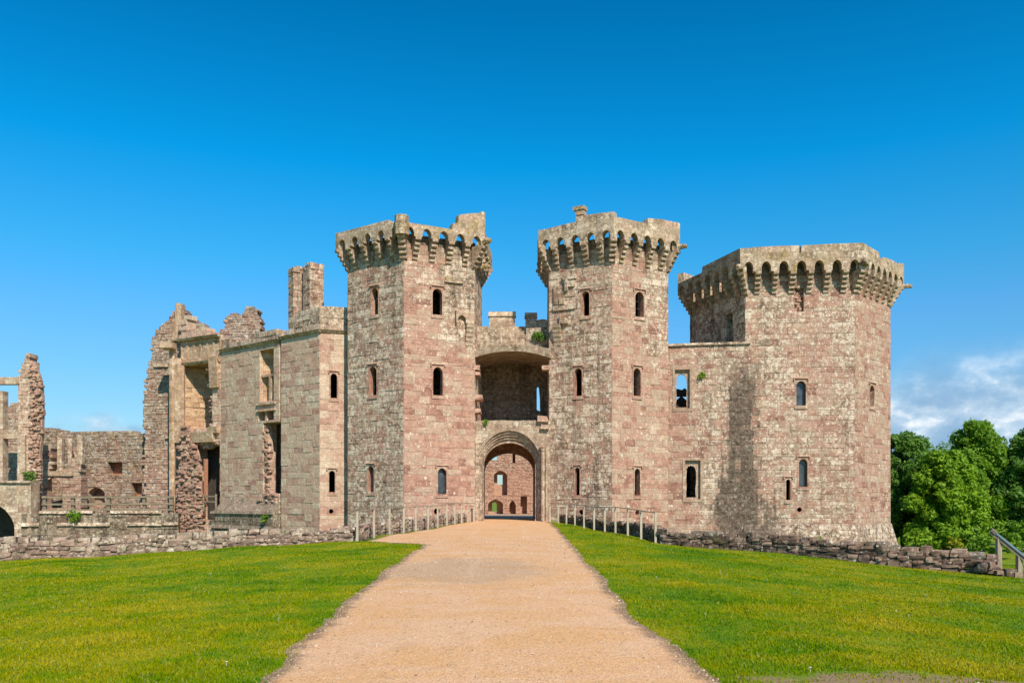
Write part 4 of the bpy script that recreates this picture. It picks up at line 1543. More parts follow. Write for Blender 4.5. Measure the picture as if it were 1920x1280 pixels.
masonry(mb, FSp, wa[2] - 0.05, wa[3] + 0.05, [], t=0.2, we=-0.2, ch=(0.3, 0.45), bw=(0.4, 0.8), jit=0.015)
mb.build('reveal', M_YELB, TN)
mb = MB()
mb.hexa([FCc.pt(FCc.L - 3.5, BASE, -1.6), FCc.pt(FCc.L + 0.8, BASE, -1.6), FCc.pt(FCc.L + 0.8, BASE, -2.0), FCc.pt(FCc.L - 3.5, BASE, -2.0),
         FCc.pt(FCc.L - 3.5, ZS, -1.6), FCc.pt(FCc.L + 0.8, ZS, -1.6), FCc.pt(FCc.L + 0.8, ZS, -2.0), FCc.pt(FCc.L - 3.5, ZS, -2.0)], (0.4, 0.5), (0.2, 0), True)
mb.build('inner_wall', M_RUBO, TN)
mb = MB()
u0, u1, z0, z1 = wa
m_ = u0 + (u1 - u0) * 0.62
zt_ = FCc.z(500, 703)
for a, b, c, d in ((u0, u1, zt_ - 0.07, zt_ + 0.07), (m_ - 0.1, m_ + 0.1, z0, zt_ - 0.07), (u0 - 0.1, u0 - 0.002, z0, z1), (u1 + 0.002, u1 + 0.1, z0, z1)):
    mb.hexa([FCc.pt(a, c, -0.1), FCc.pt(b, c, -0.1), FCc.pt(b, c, -0.5), FCc.pt(a, c, -0.5), FCc.pt(a, d, -0.1), FCc.pt(b, d, -0.1), FCc.pt(b, d, -0.5), FCc.pt(a, d, -0.5)], (random.random(), .5), (0, 0), True)
for py in (756, 768):
    zc = FCc.z(500, py)
    mb.hexa([FCc.pt(u0 - 0.25, zc - 0.08, 0.12), FCc.pt(u1 + 0.25, zc - 0.08, 0.12), FCc.pt(u1 + 0.25, zc - 0.08, -0.2), FCc.pt(u0 - 0.25, zc - 0.08, -0.2),
             FCc.pt(u0 - 0.25, zc + 0.06, 0.10), FCc.pt(u1 + 0.25, zc + 0.06, 0.10), FCc.pt(u1 + 0.25, zc + 0.1, -0.2), FCc.pt(u0 - 0.25, zc + 0.1, -0.2)], (.6, .5), (0.1, 0), True)
mq = (wb[0] + wb[1]) / 2
mb.hexa([FCc.pt(mq - .08, wb[2], 0.0), FCc.pt(mq + .08, wb[2], 0.0), FCc.pt(mq + .08, wb[2], -0.4), FCc.pt(mq - .08, wb[2], -0.4), FCc.pt(mq - .08, wb[3], 0.0), FCc.pt(mq + .08, wb[3], 0.0), FCc.pt(mq + .08, wb[3], -0.4), FCc.pt(mq - .08, wb[3], -0.4)], (.6, .5), (0, 0), True)
mb.hexa([FCc.pt(wb[0] - .1, wb[2] - .1, -0.45), FCc.pt(wb[1] + .1, wb[2] - .1, -0.45), FCc.pt(wb[1] + .1, wb[2] - .1, -0.9), FCc.pt(wb[0] - .1, wb[2] - .1, -0.9), FCc.pt(wb[0] - .1, wb[3] + .1, -0.45), FCc.pt(wb[1] + .1, wb[3] + .1, -0.45), FCc.pt(wb[1] + .1, wb[3] + .1, -0.9), FCc.pt(wb[0] - .1, wb[3] + .1, -0.9)], (.6, .5), (0, 0), True)
mb.build('window', M_YEL, TN)
# broken rubble jamb of the lower window
mb = MB()
FJ = FCc.offset(-0.15)
rubble(mb, FJ, [(wc[0] - 0.12, wc[2] - .3), (wc[0] + 0.55, wc[2] - .3), (wc[0] + 0.4, wc[2] + 1.2), (wc[0] + 0.55, wc[2] + 2), (wc[0] + 0.25, wc[3] - 1), (wc[0] + 0.15, wc[3] + .05), (wc[0] - 0.12, wc[3] + .05)], (0.09, 0.2), 0.05)
rubble(mb, FCc, [(wc[0] - 0.3, wc[2] - 1.0), (FCc.L - .15, wc[2] - 1.3), (FCc.L - .15, wc[2] + .05), (wc[0] - .1, wc[2] + .05)], (0.10, 0.24), 0.12, 0.12, 0.25)
mb.build('broken_masonry', M_CORE, TN, smooth=False)
# string course and parapet
mb = MB()
FBB = Face(Vector(B1), Vector(A1))


def course(F, a, b, z0, z1, d0, d1, depth=0.5, we=(0.45, 0.15)):
    mb.hexa([F.pt(a, z0, d0), F.pt(b, z0, d0), F.pt(b, z0, -depth), F.pt(a, z0, -depth), F.pt(a, z1, d1), F.pt(b, z1, d1), F.pt(b, z1, -depth), F.pt(a, z1, -depth)], (random.random(), .5), we, True)


course(FAa, -0.1, FAa.L, ZS + 0.002, ZS + 0.17, 0.05, 0.2)
course(FBb, 0.0, FBb.L + 0.1, ZS + 0.005, ZS + 0.172, 0.05, 0.2)
n = 6
for i in range(n):
    a, b = FCc.L * i / n, FCc.L * (i + 1) / n - 0.03
    course(FCc, a, b, ZS - 0.10 + random.uniform(-.03, .03), ZS + 0.08, 0.04, 0.2)
mb.build('string_course', M_PARA, TN)
mb = MB()
masonry(mb, FAa, ZS + 0.17, ZS + 1.55, [], t=0.5, wefn=lambda u, z: (0.7, 0.1), out=-0.06, ch=(0.3, 0.4), bw=(0.5, 0.9), jit=0.02, rag=0.05)
masonry(mb, FBb, ZS + 0.17, ZS + 1.5, [], t=0.5, wefn=lambda u, z: (0.7, 0.1), out=-0.06, ch=(0.3, 0.4), bw=(0.5, 0.9), jit=0.02, rag=0.08,
        poly=[(0.35, ZS), (FBb.L, ZS), (FBb.L, ZS + 1.6), (1.6, ZS + 1.6), (1.2, ZS + 1.25), (0.5, ZS + 1.1), (0.3, ZS + .4)])
masonry(mb, FCc, ZS + 0.08, ZS + 0.75, [], t=0.8, wefn=lambda u, z: (0.7, 0.1), out=-0.06, ch=(0.25, 0.4), bw=(0.6, 1.1), jit=0.03, rag=0.08,
        poly=[(-0.1, ZS - .2), (FCc.L + .1, ZS - .2), (FCc.L + .1, ZS + 0.55), (FCc.L * .6, ZS + 0.65), (FCc.L * .4, ZS + 0.5), (0, ZS + 0.75)])
mb.build('parapet', M_WING, TN)
# twin chimney stacks
for px, wpx, yt, Yc, lab in ((555.5, 30, 510, 51.9, None), (587.5, 39, 505, 51.4, None)):
    x = X(px, Yc)
    r = wpx / 2 / FPX * Yc * 1.04
    mb = MB()
    ztp = Z(yt, Yc)
    cs = [Vector((x + r * math.cos(a), Yc + r * math.sin(a))) for a in (math.pi * 1.47, math.pi * 1.97, math.pi * 0.47, math.pi * 0.97)]
    cs = [cs[3], cs[0], cs[1], cs[2]]
    for q in range(4):
        fq = Face(cs[q], cs[(q + 1) % 4])
        masonry(mb, fq, ZS + 0.9, ztp - 0.12, [], t=0.3, ch=(0.2, 0.32), bw=(0.25, 0.55), jit=0.022, we=0.35)
        masonry(mb, fq, ztp - 0.12, ztp + 0.28, [], t=0.3, ch=(0.14, 0.2), bw=(0.2, 0.4), jit=0.03, we=0.4, rag=0.16, out=0.02,
                poly=[(-.1, ztp - .3), (fq.L + .1, ztp - .3), (fq.L + .1, ztp + .12), (fq.L * .5, ztp + .2), (-.1, ztp + .05)])
    mb.build('chimney', M_TOWER, TN)
# plinth of the range
mb = MB()
pl = FCc.offset(0.45)
zp = FCc.z(470, 962)
masonry(mb, pl, BASE, zp, [], t=0.8, wefn=lambda u, z: (0.6, 0.4 + 0.3 * mnoise.noise(Vector((u * 0.6, z * 0.5, 9)))), ch=(0.35, 0.55), bw=(0.7, 1.3), u0=-0.4, u1=pl.L - 0.1)
course(pl, -0.4, pl.L - 0.1, zp - 0.02, zp + 0.14, 0.1, 0.02, 0.9, (0.6, 0.1))
course(pl, -0.4, pl.L - 0.1, zp - 0.95, zp - 0.75, 0.16, 0.05, 0.3, (0.6, 0.1))
# sloping weathering above the plinth
mb.hexa([pl.pt(-0.2, zp + 0.14, -0.05), pl.pt(pl.L - 0.1, zp + 0.14, -0.05), pl.pt(pl.L - 0.1, zp + 0.14, -0.6), pl.pt(-0.2, zp + 0.14, -0.6),
         pl.pt(0.6, zp + 1.0, -0.42), pl.pt(pl.L - 0.1, zp + 0.9, -0.42), pl.pt(pl.L - 0.1, zp + 0.9, -0.6), pl.pt(0.6, zp + 1.0, -0.6)], (.5, .5), (0.4, 0), True)
mb.build('plinth', M_REV, TN)

# ------------------------------------------------------------------ ruined stub behind the range
FS = Face((X(412, 57), 57.0), (X(490, 57), 57.0))
mb = MB()
masonry(mb, FS, 9.0, FS.z(460, 568), [], t=0.9, ch=(0.12, 0.2), bw=(0.16, 0.45), jit=0.022, we=0.35, rag=0.10,
        poly=[FS.uz(*p) for p in ((414, 720), (414, 622), (421, 596), (435, 583), (441, 583), (446, 590), (456, 590), (460, 576), (470, 571), (478, 580), (487, 597), (488, 720))])
o = mb.build('ruined_wall', M_RUB)
tag(o, 'ragged rubble wall stump rising behind the range, right of the gable', 'ruined wall')

# ------------------------------------------------------------------ ruined bay front and gable
D0, D1 = (X(336, 57.0), 57.0), C1
FD = Face(D0, D1)
TB = thing('ruined_bay', 'tall ruined bay front with a panelled frieze over a gaping window, beside the gable', 'ruin', (-20.5, 56, 0))
mb = MB()
up = FD.rect(343, 398, 681, 803)
lo = FD.rect(360, 412, 828, 975)
masonry(mb, FD, BASE, FD.z(375, 680), [up, lo], t=1.3, wefn=lambda u, z: (0.1, 0), ch=(0.26, 0.4), bw=(0.35, 0.7), jit=0.02)
mb.build('wall', M_WING, TB)
# back of the bay: thick slanted reveal wall, lit on its right-facing side
mb = MB()
masonry(mb, Face(Vector(D0) + FD.N * -3.4 + FD.U * -1.5, Vector(D1) + FD.N * -3.4 + FD.U * 2.0), BASE, FD.z(375, 690), [], t=0.5, ch=(0.15, 0.25), bw=(0.25, 0.6), jit=0.05, we=0.0)
mb.build('inner_wall', M_RUB, TB)
mb = MB()
FDk = FD.offset(-1.45)  # dark plate and slab added to keep the lower void in shade
plate(mb, FDk, [(FDk.u(352), BASE), (FDk.u(430), BASE), (FDk.u(430), FD.z(390, 812)), (FDk.u(352), FD.z(390, 812))], t=0.2)
mb.hexa([FD.pt(1.0, FD.z(390, 806), -1.25), FD.pt(FD.L, FD.z(390, 806), -1.25), FD.pt(FD.L, FD.z(390, 806), -3.3), FD.pt(1.0, FD.z(390, 806), -3.3), FD.pt(1.0, FD.z(390, 801), -1.25), FD.pt(FD.L, FD.z(390, 801), -1.25), FD.pt(FD.L, FD.z(390, 801), -3.3), FD.pt(1.0, FD.z(390, 801), -3.3)], (.5, .5), (0, 0), True)
mb.build('void_shade', M_DARK, TB)
mb = MB()
rp0 = Vector(D0) + FD.U * (up[0] - 0.0) + FD.N * -2.9 + FD.U * 1.55
rp1 = Vector(D0) + FD.U * (up[0] - 0.02) + FD.N * -0.2
FRV = Face(rp1, rp0)
masonry(mb, FRV, up[2] - 0.1, up[3] + 0.1, [], t=0.4, ch=(0.25, 0.4), bw=(0.3, 0.7), jit=0.05, we=-0.3)
mb.build('reveal', M_YELB, TB)
# frieze with panels
mb = MB()
z0, z1 = FD.z(375, 681), FD.z(375, 636)
u_a, u_b = FD.u(340), FD.L
pan = []
npan = 6
pw = (u_b - u_a) / npan
for i in range(npan):
    a = u_a + pw * i + 0.08
    pan.append([(a, z0 + 0.35), (a + pw - 0.16, z0 + 0.35), (a + pw - 0.16, z1 - 0.25), (a, z1 - 0.25)])
plate(mb, FD, [(u_a, z0), (u_b, z0), (u_b, z1), (u_a, z1)], pan, t=0.06, out=0.045)
plate(mb, FD, [(u_a, z0 - 0.02), (u_b, z0 - 0.02), (u_b, z1), (u_a, z1)], t=1.0, out=-0.02, we=(0.1, 0))
for zz, d in ((z0 - 0.05, 0.24), (z1 - 0.02, 0.34)):
    mb.hexa([FD.pt(u_a - 0.1, zz, d - 0.1), FD.pt(u_b, zz, d - 0.1), FD.pt(u_b, zz, -0.3), FD.pt(u_a - 0.1, zz, -0.3), FD.pt(u_a - 0.1, zz + 0.15, d), FD.pt(u_b, zz + 0.15, d), FD.pt(u_b, zz + 0.2, -0.3), FD.pt(u_a - 0.1, zz + 0.2, -0.3)], (.4, .5), (0.3, 0), True)
mb.build('frieze', M_YEL, TB)
# broken top courses over the frieze
mb = MB()
masonry(mb, FD.offset(-0.15), z1 + 0.15, FD.z(375, 585), [], t=0.8, ch=(0.25, 0.38), bw=(0.3, 0.6), jit=0.05, we=0.2, rag=0.05, u0=-0.3,
        poly=[FD.uz(*p) for p in ((331, 645), (331, 600), (343, 590), (352, 612), (387, 609), (388, 624), (413, 634), (413, 645))])
mb.build('broken_masonry', M_WING, TB)
mb = MB()
for pts in (((398, 684), (398, 806), (393, 806), (395, 775), (390, 752), (396, 738), (388, 722), (394, 700), (383, 686)),
            ((366, 828), (412, 828), (412, 834), (398, 833), (386, 840), (374, 838)),
            ):
    rubble(mb, FD.offset(-0.12), [FD.uz(*p) for p in pts], (0.09, 0.22), 0.02, 0.12, -0.2)
mb.build('torn_edge', M_CORE, TB)
# attached shafts on the left, hanging pendant on the right, lintel over the lower void
mb = MB()
for px, r, yt, yb in ((323, 0.22, 655, 960), (334, 0.26, 672, 830), (341, 0.2, 685, 800)):
    yy = 56.6
    mb.bar((X(px, yy), yy, Z(yb, yy)), (X(px, yy), yy, Z(yt, yy)), r, 7, (0.1, 0), r * 0.95)
mb.build('shaft', M_YEL, TB)
mb = MB()
yy = 56.3
mb.box(X(305, yy), X(328, yy), yy - 0.5, yy + 0.3, Z(654, yy), Z(643, yy))
mb.build('corbel_block', M_YEL, TB)
for a, b, c, d, e in ((397, 412, 672, 727, 0.30), (397, 412, 800, 812, 0.35), (364, 404, 810, 829, 0.35)):
    mb = MB()
    u0, u1, q0, q1 = FD.rect(a, b, c, d)
    mb.hexa([FD.pt(u0, q0, e - .1), FD.pt(u1, q0, e - .1), FD.pt(u1, q0, -0.6), FD.pt(u0, q0, -0.6), FD.pt(u0, q1, e), FD.pt(u1, q1, e), FD.pt(u1, q1, -0.6), FD.pt(u0, q1, -0.6)], (random.random(), .5), (0.1, 0), True)
    mb.build('lintel' if a == 364 else 'corbel_block', M_YEL, TB)
# rubble core spilling below
mb = MB()
FRb = FD.offset(0.35)
rubble(mb, FRb, [FRb.uz(*p) for p in ((333, 1080), (331, 960), (335, 860), (334, 800), (352, 798), (358, 822), (368, 850), (374, 880), (374, 940), (378, 985), (380, 1080))], (0.10, 0.26), 0.0, 0.17, -0.35)
mb.build('rubble_core', M_CORE, TB)
mb = MB()
q0, q1, r0, r1 = FD.rect(384, 390, 860, 950)
q1 = q0 + 0.16
mb.hexa([FD.pt(q0, r0, .1), FD.pt(q1, r0, .1), FD.pt(q1, r0, -.12), FD.pt(q0, r0, -.12), FD.pt(q0, r1, .1), FD.pt(q1, r1, .1), FD.pt(q1, r1, -.12), FD.pt(q0, r1, -.12)], (.4, .5), (0, 0), True)
mb.build('brick_jamb', M_BRICK, TB)
mb = MB()
u0, u1 = FD.u(388), FD.u(411)
for py in (930, 940):
    mb.bar(FD.pt(u0, FD.z(400, py), 0.25), FD.pt(u1, FD.z(400, py), 0.25), 0.05, square=True)
for uq in (u0, u1):
    mb.bar(FD.pt(uq, FD.z(400, 958), 0.25), FD.pt(uq, FD.z(400, 926), 0.25), 0.05, square=True)
o = mb.build('wooden_barrier', M_WOOD)
tag(o, 'small wooden barrier across the foot of the dark opening in the ruined bay', 'barrier')

# gable wall behind the bay
FGa = Face((X(262, 58.5), 58.5), (X(392, 58.2), 58.2))
TGb = thing('gable_wall', 'tall ragged rubble gable wall with a pointed top, left of the ruined bay', 'ruined wall', (-24, 58.5, 0))
mb = MB()
masonry(mb, FGa, BASE, FGa.z(340, 570), [], t=0.9, ch=(0.12, 0.22), bw=(0.18, 0.5), jit=0.022, rag=0.05,
        wefn=lambda u, z: (0.35 if z > 5 else -0.05, 0.05 if z > 5 else 0),
        poly=[FGa.uz(*p) for p in ((265, 1100), (267, 900), (269, 830), (267, 745), (272, 730), (278, 690), (285, 655), (284, 634), (300, 613), (320, 592), (334, 580), (345, 580), (352, 592), (363, 602), (388, 612), (389, 1100))])
mb.build('wall', M_RUB, TGb)
mb = MB()
for a, b, c, d, e in ((334, 345, 571, 640, 0.45), (326, 336, 600, 640, 0.25), (290, 316, 682, 688, 0.15), (312, 334, 817, 822, 0.2)):
    u0, u1, q0, q1 = FGa.rect(a, b, c, d)
    mb.hexa([FGa.pt(u0, q0, e), FGa.pt(u1, q0, e), FGa.pt(u1, q0, -0.3), FGa.pt(u0, q0, -0.3), FGa.pt(u0, q1, e), FGa.pt(u1, q1, e), FGa.pt(u1, q1, -0.3), FGa.pt(u0, q1, -0.3)], (random.random(), .5), (0.2, 0), True)
mb.build('buttress', M_YEL, TGb)

# ------------------------------------------------------------------ low ruins on the far left
FBk = Face((X(60, 63), 63.0), (X(300, 61), 61.0))
TBk = thing('ruined_hall_wall', 'low mossy rubble wall with window holes, between the ruined pier and the gable', 'ruined wall', (-30, 62, 0))
bh = [FBk.rect(150, 160, 843, 868), FBk.rect(202, 229, 866, 890), FBk.rect(165, 196, 913, 950), FBk.rect(246, 266, 905, 930)]
mb = MB()
masonry(mb, FBk, BASE, FBk.z(180, 800), bh, t=1.0, ch=(0.13, 0.24), bw=(0.2, 0.55), jit=0.022, rag=0.08, wefn=lambda u, z: (0.5 if z > 3.5 else 0.25, 0),
        poly=[FBk.uz(*p) for p in ((58, 1100), (60, 800), (84, 796), (100, 806), (130, 811), (190, 808), (205, 808), (235, 811), (260, 812), (300, 812), (302, 1100))])
mb.build('wall', M_RUBO, TBk)
mb = MB()
for h in (bh[1], bh[3]):
    plate(mb, FBk, [(h[0] - .1, h[2] - .1), (h[1] + .1, h[2] - .1), (h[1] + .1, h[3] + .1), (h[0] - .1, h[3] + .1)], t=0.2, out=-0.7)
mb.build('brick_infill', M_BRICK, TBk)
mb = MB()
h = bh[2]
m_ = (h[0] + h[1]) / 2 + 0.2
plate(mb, FBk, [(h[0] - .1, h[2] - .1), (h[1] + .1, h[2] - .1), (h[1] + .1, h[3] + .1), (h[0] - .1, h[3] + .1)], [arch(m_ - .2, m_ + .24, FBk.z(185, 940), FBk.z(185, 925), FBk.z(185, 919))], t=0.2, out=-0.8)
plate(mb, FBk, [(h[0] - .05, h[3] - 0.5), (h[0] - .05, h[3] + .05), (h[1] + .05, h[3] + .05), (h[1] + .05, h[3] - 0.5)] + [(u, z) for u, z in arch(h[0], h[1], h[3] - .5, h[3] - .49, h[3] - .03, 12)[1:-1]][::-1], t=0.7, out=-0.03)
mb.build('arch_head', M_RUBO, TBk)

# nearer fragments: piers with a sill, arch below
FFr = Face((X(72, 58), 58.0), (X(152, 58), 58.0))
TFr = thing('ruined_fireplace_wall', 'broken pink wall fragment with a pointed arch below a stone sill, right of the tall pier', 'ruined wall', (X(112, 58), 58, 0))
mb = MB()
ah = FFr.rect(84, 117, 893, 952)
masonry(mb, FFr, BASE, FFr.z(100, 830), [ah], t=0.9, ch=(0.14, 0.26), bw=(0.2, 0.5), jit=0.022, rag=0.08, we=-0.1,
        poly=[FFr.uz(*p) for p in ((72, 1100), (74, 835), (95, 835), (97, 882), (134, 882), (136, 840), (146, 838), (150, 880), (153, 1100))])
mb.build('wall', M_RUB, TFr)
mb = MB()
a0, a1, c0, c1 = ah
plate(mb, FFr, [(a0, c1 - 0.9), (a0, c1 + .1), (a1, c1 + .1), (a1, c1 - 0.9)] + [(u, z) for u, z in arch(a0, a1, c1 - .9, c1 - .8, c1 - .02, 12, 1.5)[1:-1]][::-1], t=0.3, out=0.03)
u0, u1, q0, q1 = FFr.rect(74, 138, 883, 892)
mb.hexa([FFr.pt(u0, q0, .15), FFr.pt(u1, q0, .15), FFr.pt(u1, q0, -.5), FFr.pt(u0, q0, -.5), FFr.pt(u0, q1, .2), FFr.pt(u1, q1, .2), FFr.pt(u1, q1, -.5), FFr.pt(u0, q1, -.5)], (.6, .5), (0, 0), True)
for a, b, c, d in ((108, 116, 820, 882), (128, 135, 822, 882), (146, 155, 818, 870)):
    u0, u1, q0, q1 = FFr.rect(a, b, c, d)
    mb.hexa([FFr.pt(u0, q0, .05), FFr.pt(u1, q0, .05), FFr.pt(u1, q0, -.4), FFr.pt(u0, q0, -.4), FFr.pt(u0, q1, .05), FFr.pt(u1, q1, 0), FFr.pt(u1, q1 - .1, -.4), FFr.pt(u0, q1, -.4)], (random.random(), .5), (0.5, 0), True)
mb.build('jamb', M_GATE, TFr)

# tall pier with half a window, far left
FPi = Face((X(-30, 55), 55.0), (X(86, 55), 55.0))
TPi = thing('ruined_pier', 'tall jagged pier with the remains of a window frame, at the far left edge', 'ruined wall', (X(60, 55), 55, 0))
mb = MB()
masonry(mb, FPi, BASE, FPi.z(56, 662), [], t=0.9, ch=(0.16, 0.26), bw=(0.16, 0.34), jit=0.025, rag=0.03, u1=FPi.u(60), u0=FPi.u(34), we=0.35,
        poly=[FPi.uz(*p) for p in ((34, 1100), (35, 712), (37, 692), (43, 684), (46, 672), (48, 660), (55, 660), (57, 674), (61, 682), (61, 1100))])
mb.build('pier', M_WING, TPi)
mb = MB()
rubble(mb, FPi.offset(0.05), [FPi.uz(*p) for p in ((56, 1080), (56, 674), (60, 680), (68, 692), (76, 710), (80, 740), (80, 780), (79, 815), (74, 850), (76, 880), (70, 960), (72, 1080))], (0.10, 0.22), 0.0, 0.16, -0.1)
mb.build('broken_masonry', M_CORE, TPi)
mb = MB()
for a, b, c, d, e in ((-30, 36, 707, 720, .1), (-4, 7, 733, 905, .12), (-30, 36, 806, 822, .05), (36, 50, 815, 905, .2)):
    u0, u1, q0, q1 = FPi.rect(a, b, c, d)
    mb.hexa([FPi.pt(u0, q0, e), FPi.pt(u1, q0, e), FPi.pt(u1, q0, -.5), FPi.pt(u0, q0, -.5), FPi.pt(u0, q1, e), FPi.pt(u1, q1, e), FPi.pt(u1, q1, -.5), FPi.pt(u0, q1, -.5)], (random.random(), .5), (0.2, 0), True)
mb.build('window_frame', M_GATE, TPi)
FPb = Face((X(-60, 60), 60.0), (X(60, 60), 60.0))
mb = MB()
masonry(mb, FPb, BASE, FPb.z(20, 755), [], t=0.6, ch=(0.16, 0.28), bw=(0.25, 0.6), jit=0.022, rag=0.08, we=0.1,
        poly=[FPb.uz(*p) for p in ((-60, 1100), (-60, 752), (10, 762), (22, 757), (35, 752), (60, 750), (60, 1100))])
mb.build('inner_wall', M_RUB, TPi)

# stone bridge with arch at the far left, and the revetment under the fence
FBr = Face((X(-80, 53.5), 53.5), (X(58, 53.5), 53.5))
TBr = thing('stone_bridge', 'stone bridge arch at the far left edge below the ruined pier', 'bridge', (X(0, 53.5), 53.5, 0))
mb = MB()
zb_ = FBr.z(20, 905)
plate(mb, FBr, [(0, BASE)] + arch(FBr.u(-60), FBr.u(28), BASE, FBr.z(10, 990), FBr.z(10, 944), 16) + [(FBr.L, BASE), (FBr.L, zb_), (0, zb_)], t=1.0, we=(0.3, 0.1))
mb.build('spandrel', M_GATE, TBr)
mb = MB()
a_ = arch(FBr.u(-60), FBr.u(28), BASE, FBr.z(10, 990), FBr.z(10, 944), 16)
b_ = arch(FBr.u(-66), FBr.u(36), BASE, FBr.z(10, 990), FBr.z(10, 936), 16)
plate(mb, FBr, b_ + a_[::-1], t=0.3, out=0.05, we=(0.4, 0))
mb.hexa([FBr.pt(0, zb_, .15), FBr.pt(FBr.L, zb_, .15), FBr.pt(FBr.L, zb_, -1.2), FBr.pt(0, zb_, -1.2), FBr.pt(0, zb_ + .15, .1), FBr.pt(FBr.L, zb_ + .15, .1), FBr.pt(FBr.L, zb_ + .15, -1.2), FBr.pt(0, zb_ + .15, -1.2)], (.3, .5), (.5, .3), True)
mb.build('arch_ring', M_GATE, TBr)
mb = MB()
mb.box(X(-80, 57), X(40, 57), 56.2, 56.5, BASE, 1.0)
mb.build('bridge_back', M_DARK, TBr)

FRe = Face((X(40, 53.4), 53.4), (X(335, 55.6), 55.6))
TRe = thing('revetment', 'stained stone revetment wall of the ditch, below the wooden fence', 'wall', (-24, 54.5, 0))
mb = MB()
zr = FRe.z(200, 962)
masonry(mb, FRe, BASE, zr, [], t=0.8, ch=(0.22, 0.45), bw=(0.4, 1.0), jit=0.03, wefn=lambda u, z: (0.5 + 0.3 * math.sin(u * 1.7), 0.42 + 0.6 * mnoise.noise(Vector((u * 0.6, z * 0.5, 3)))), rag=0.03)
mb.build('wall', M_REV, TRe)
mb = MB()
for zc, d, h_ in ((zr + .002, 0.12, 0.16), (FRe.z(200, 985), 0.14, 0.2)):
    n = 9
    for i in range(n):
        a, b = FRe.L * i / n, FRe.L * (i + 1) / n - 0.02
        if (i * 7 + int(zc * 10)) % 4 == 1:
            continue
        course(FRe, a, b, zc + random.uniform(-.02, .02), zc + h_, d, d - .08, 0.7, (0.7, 0.1))
mb.build('string_course', M_GATE, TRe)

# wooden post and rail fence on the revetment
TFe = thing('wooden_fence', 'grey wooden post and rail fence along the revetment below the low ruins', 'fence', (-25, 55, 0))
FFe = Face((X(78, 54.2), 54.2), (X(328, 55.9), 55.9))
for px in (84, 137, 204, 271, 322):
    mb = MB()
    u = FFe.u(px)
    mb.bar(FFe.pt(u, FFe.z(px, 964), 0), FFe.pt(u, FFe.z(px, 929), 0), 0.10, square=True)
    mb.build('post', M_WOOD, TFe)
for py in (931, 944, 955):
    mb = MB()
    mb.bar(FFe.pt(0.05, FFe.z(80, py + 1), 0.13), FFe.pt(FFe.L - .05, FFe.z(325, py), 0.13), 0.055, square=True)
    mb.build('rail', M_WOOD, TFe)

# ------------------------------------------------------------------ dry-stone walls in front of the ditch


def dry_wall(name, label, pts, hts, thick, mat, seed, ss=(0.16, 0.42), ch=(0.09, 0.17), cap=None, we=0.2, drift=None):
    random.seed(seed)
    mb = MB()
    core = MB()
    for seg, ((p, q), (h0, h1)) in enumerate(zip(zip(pts[:-1], pts[1:]), zip(hts[:-1], hts[1:]))):
        F = Face(p, q)
        dr = drift[seg] if drift else 0.0
        n = max(2, int(F.L / 1.2))
        for i in range(n):
            a, b = F.L * i / n, F.L * (i + 1) / n
            za, zb = [float(gh(*F.pt(u, 0).xy)) for u in (a, b)]
            ha, hb = h0 + (h1 - h0) * i / n, h0 + (h1 - h0) * (i + 1) / n
            if seg == len(pts) - 2 and i == n - 1 and drift:
                continue
            core.hexa([F.pt(a, BASE, -.05), F.pt(b, BASE, -.05), F.pt(b, BASE, -thick + .05), F.pt(a, BASE, -thick + .05),
                       F.pt(a, za + ha - .10, -.05), F.pt(b, zb + hb - .10, -.05), F.pt(b, zb + hb - .10, -thick + .05), F.pt(a, za + ha - .10, -thick + .05)], (.3, .5), (0.2, 0.35), True)
        for row in range(2):
            d0 = -0.02 if row == 0 else -thick + 0.02
            zoff = -0.15
            k = 0
            while zoff < max(h0, h1):
                dz = random.uniform(*ch)
                u = random.uniform(-0.2, 0)
                while u < F.L:
                    w = ss[0] + (ss[1] - ss[0]) * random.random() ** 1.8
                    uc = u + w / 2
                    s_ = min(1, max(0, uc / F.L))
                    h = h0 + (h1 - h0) * s_ + 0.07 * mnoise.noise(Vector((uc * 0.8, seed, 0)))
                    if zoff + dz * 0.6 < h and 0 <= uc <= F.L:
                        g = float(gh(*F.pt(uc, 0).xy))
                        c = F.pt(uc, g + zoff + dz / 2 + random.uniform(-.03, .03), d0 - thick * 0.22 * (1 if row == 0 else -1) + random.uniform(-.035, .035))
                        round_stone(mb, c, Vector((F.U.x, F.U.y, 0)), Vector((-F.N.x, -F.N.y, 0)), w / 2 * random.uniform(.9, 1.08), thick * .26, dz / 2 * random.uniform(.7, 1.35), (min(1, dr + random.random() ** 1.3 * (1 - dr * .6)), random.random()), (we + random.uniform(-.3, .3) - dr * .3, random.uniform(0, .25)))
                    u += w
                zoff += dz
                k += 1
        # cap stones
        u = 0.0
        while u < F.L:
            w = random.uniform(0.2, 0.55)
            s_ = min(1, (u + w / 2) / F.L)
            h = h0 + (h1 - h0) * s_ + 0.07 * mnoise.noise(Vector(((u + w / 2) * 0.8, seed, 0)))
            hz = random.uniform(0.05, 0.11) * (cap or 1)
            if random.random() < 0.8:
                g = float(gh(*F.pt(u + w / 2, 0).xy))
                c = F.pt(u + w / 2, g + h + hz * .2, -thick / 2 + random.uniform(-.08, .08))
                round_stone(mb, c, Vector((F.U.x, F.U.y, 0)), Vector((-F.N.x, -F.N.y, 0)), w / 2 * .95, thick * random.uniform(.34, .5), hz, (0.35 + 0.65 * random.random(), random.random()), (we + random.uniform(0, .5), 0))
            u += w
    T = thing(name, label, 'stone wall', (pts[0][0], pts[0][1], float(gh(*pts[0]))), 'low dry-stone walls along the ditch')
    core.build('core', mat, T)
    mb.build('stones', mat, T)
    return T


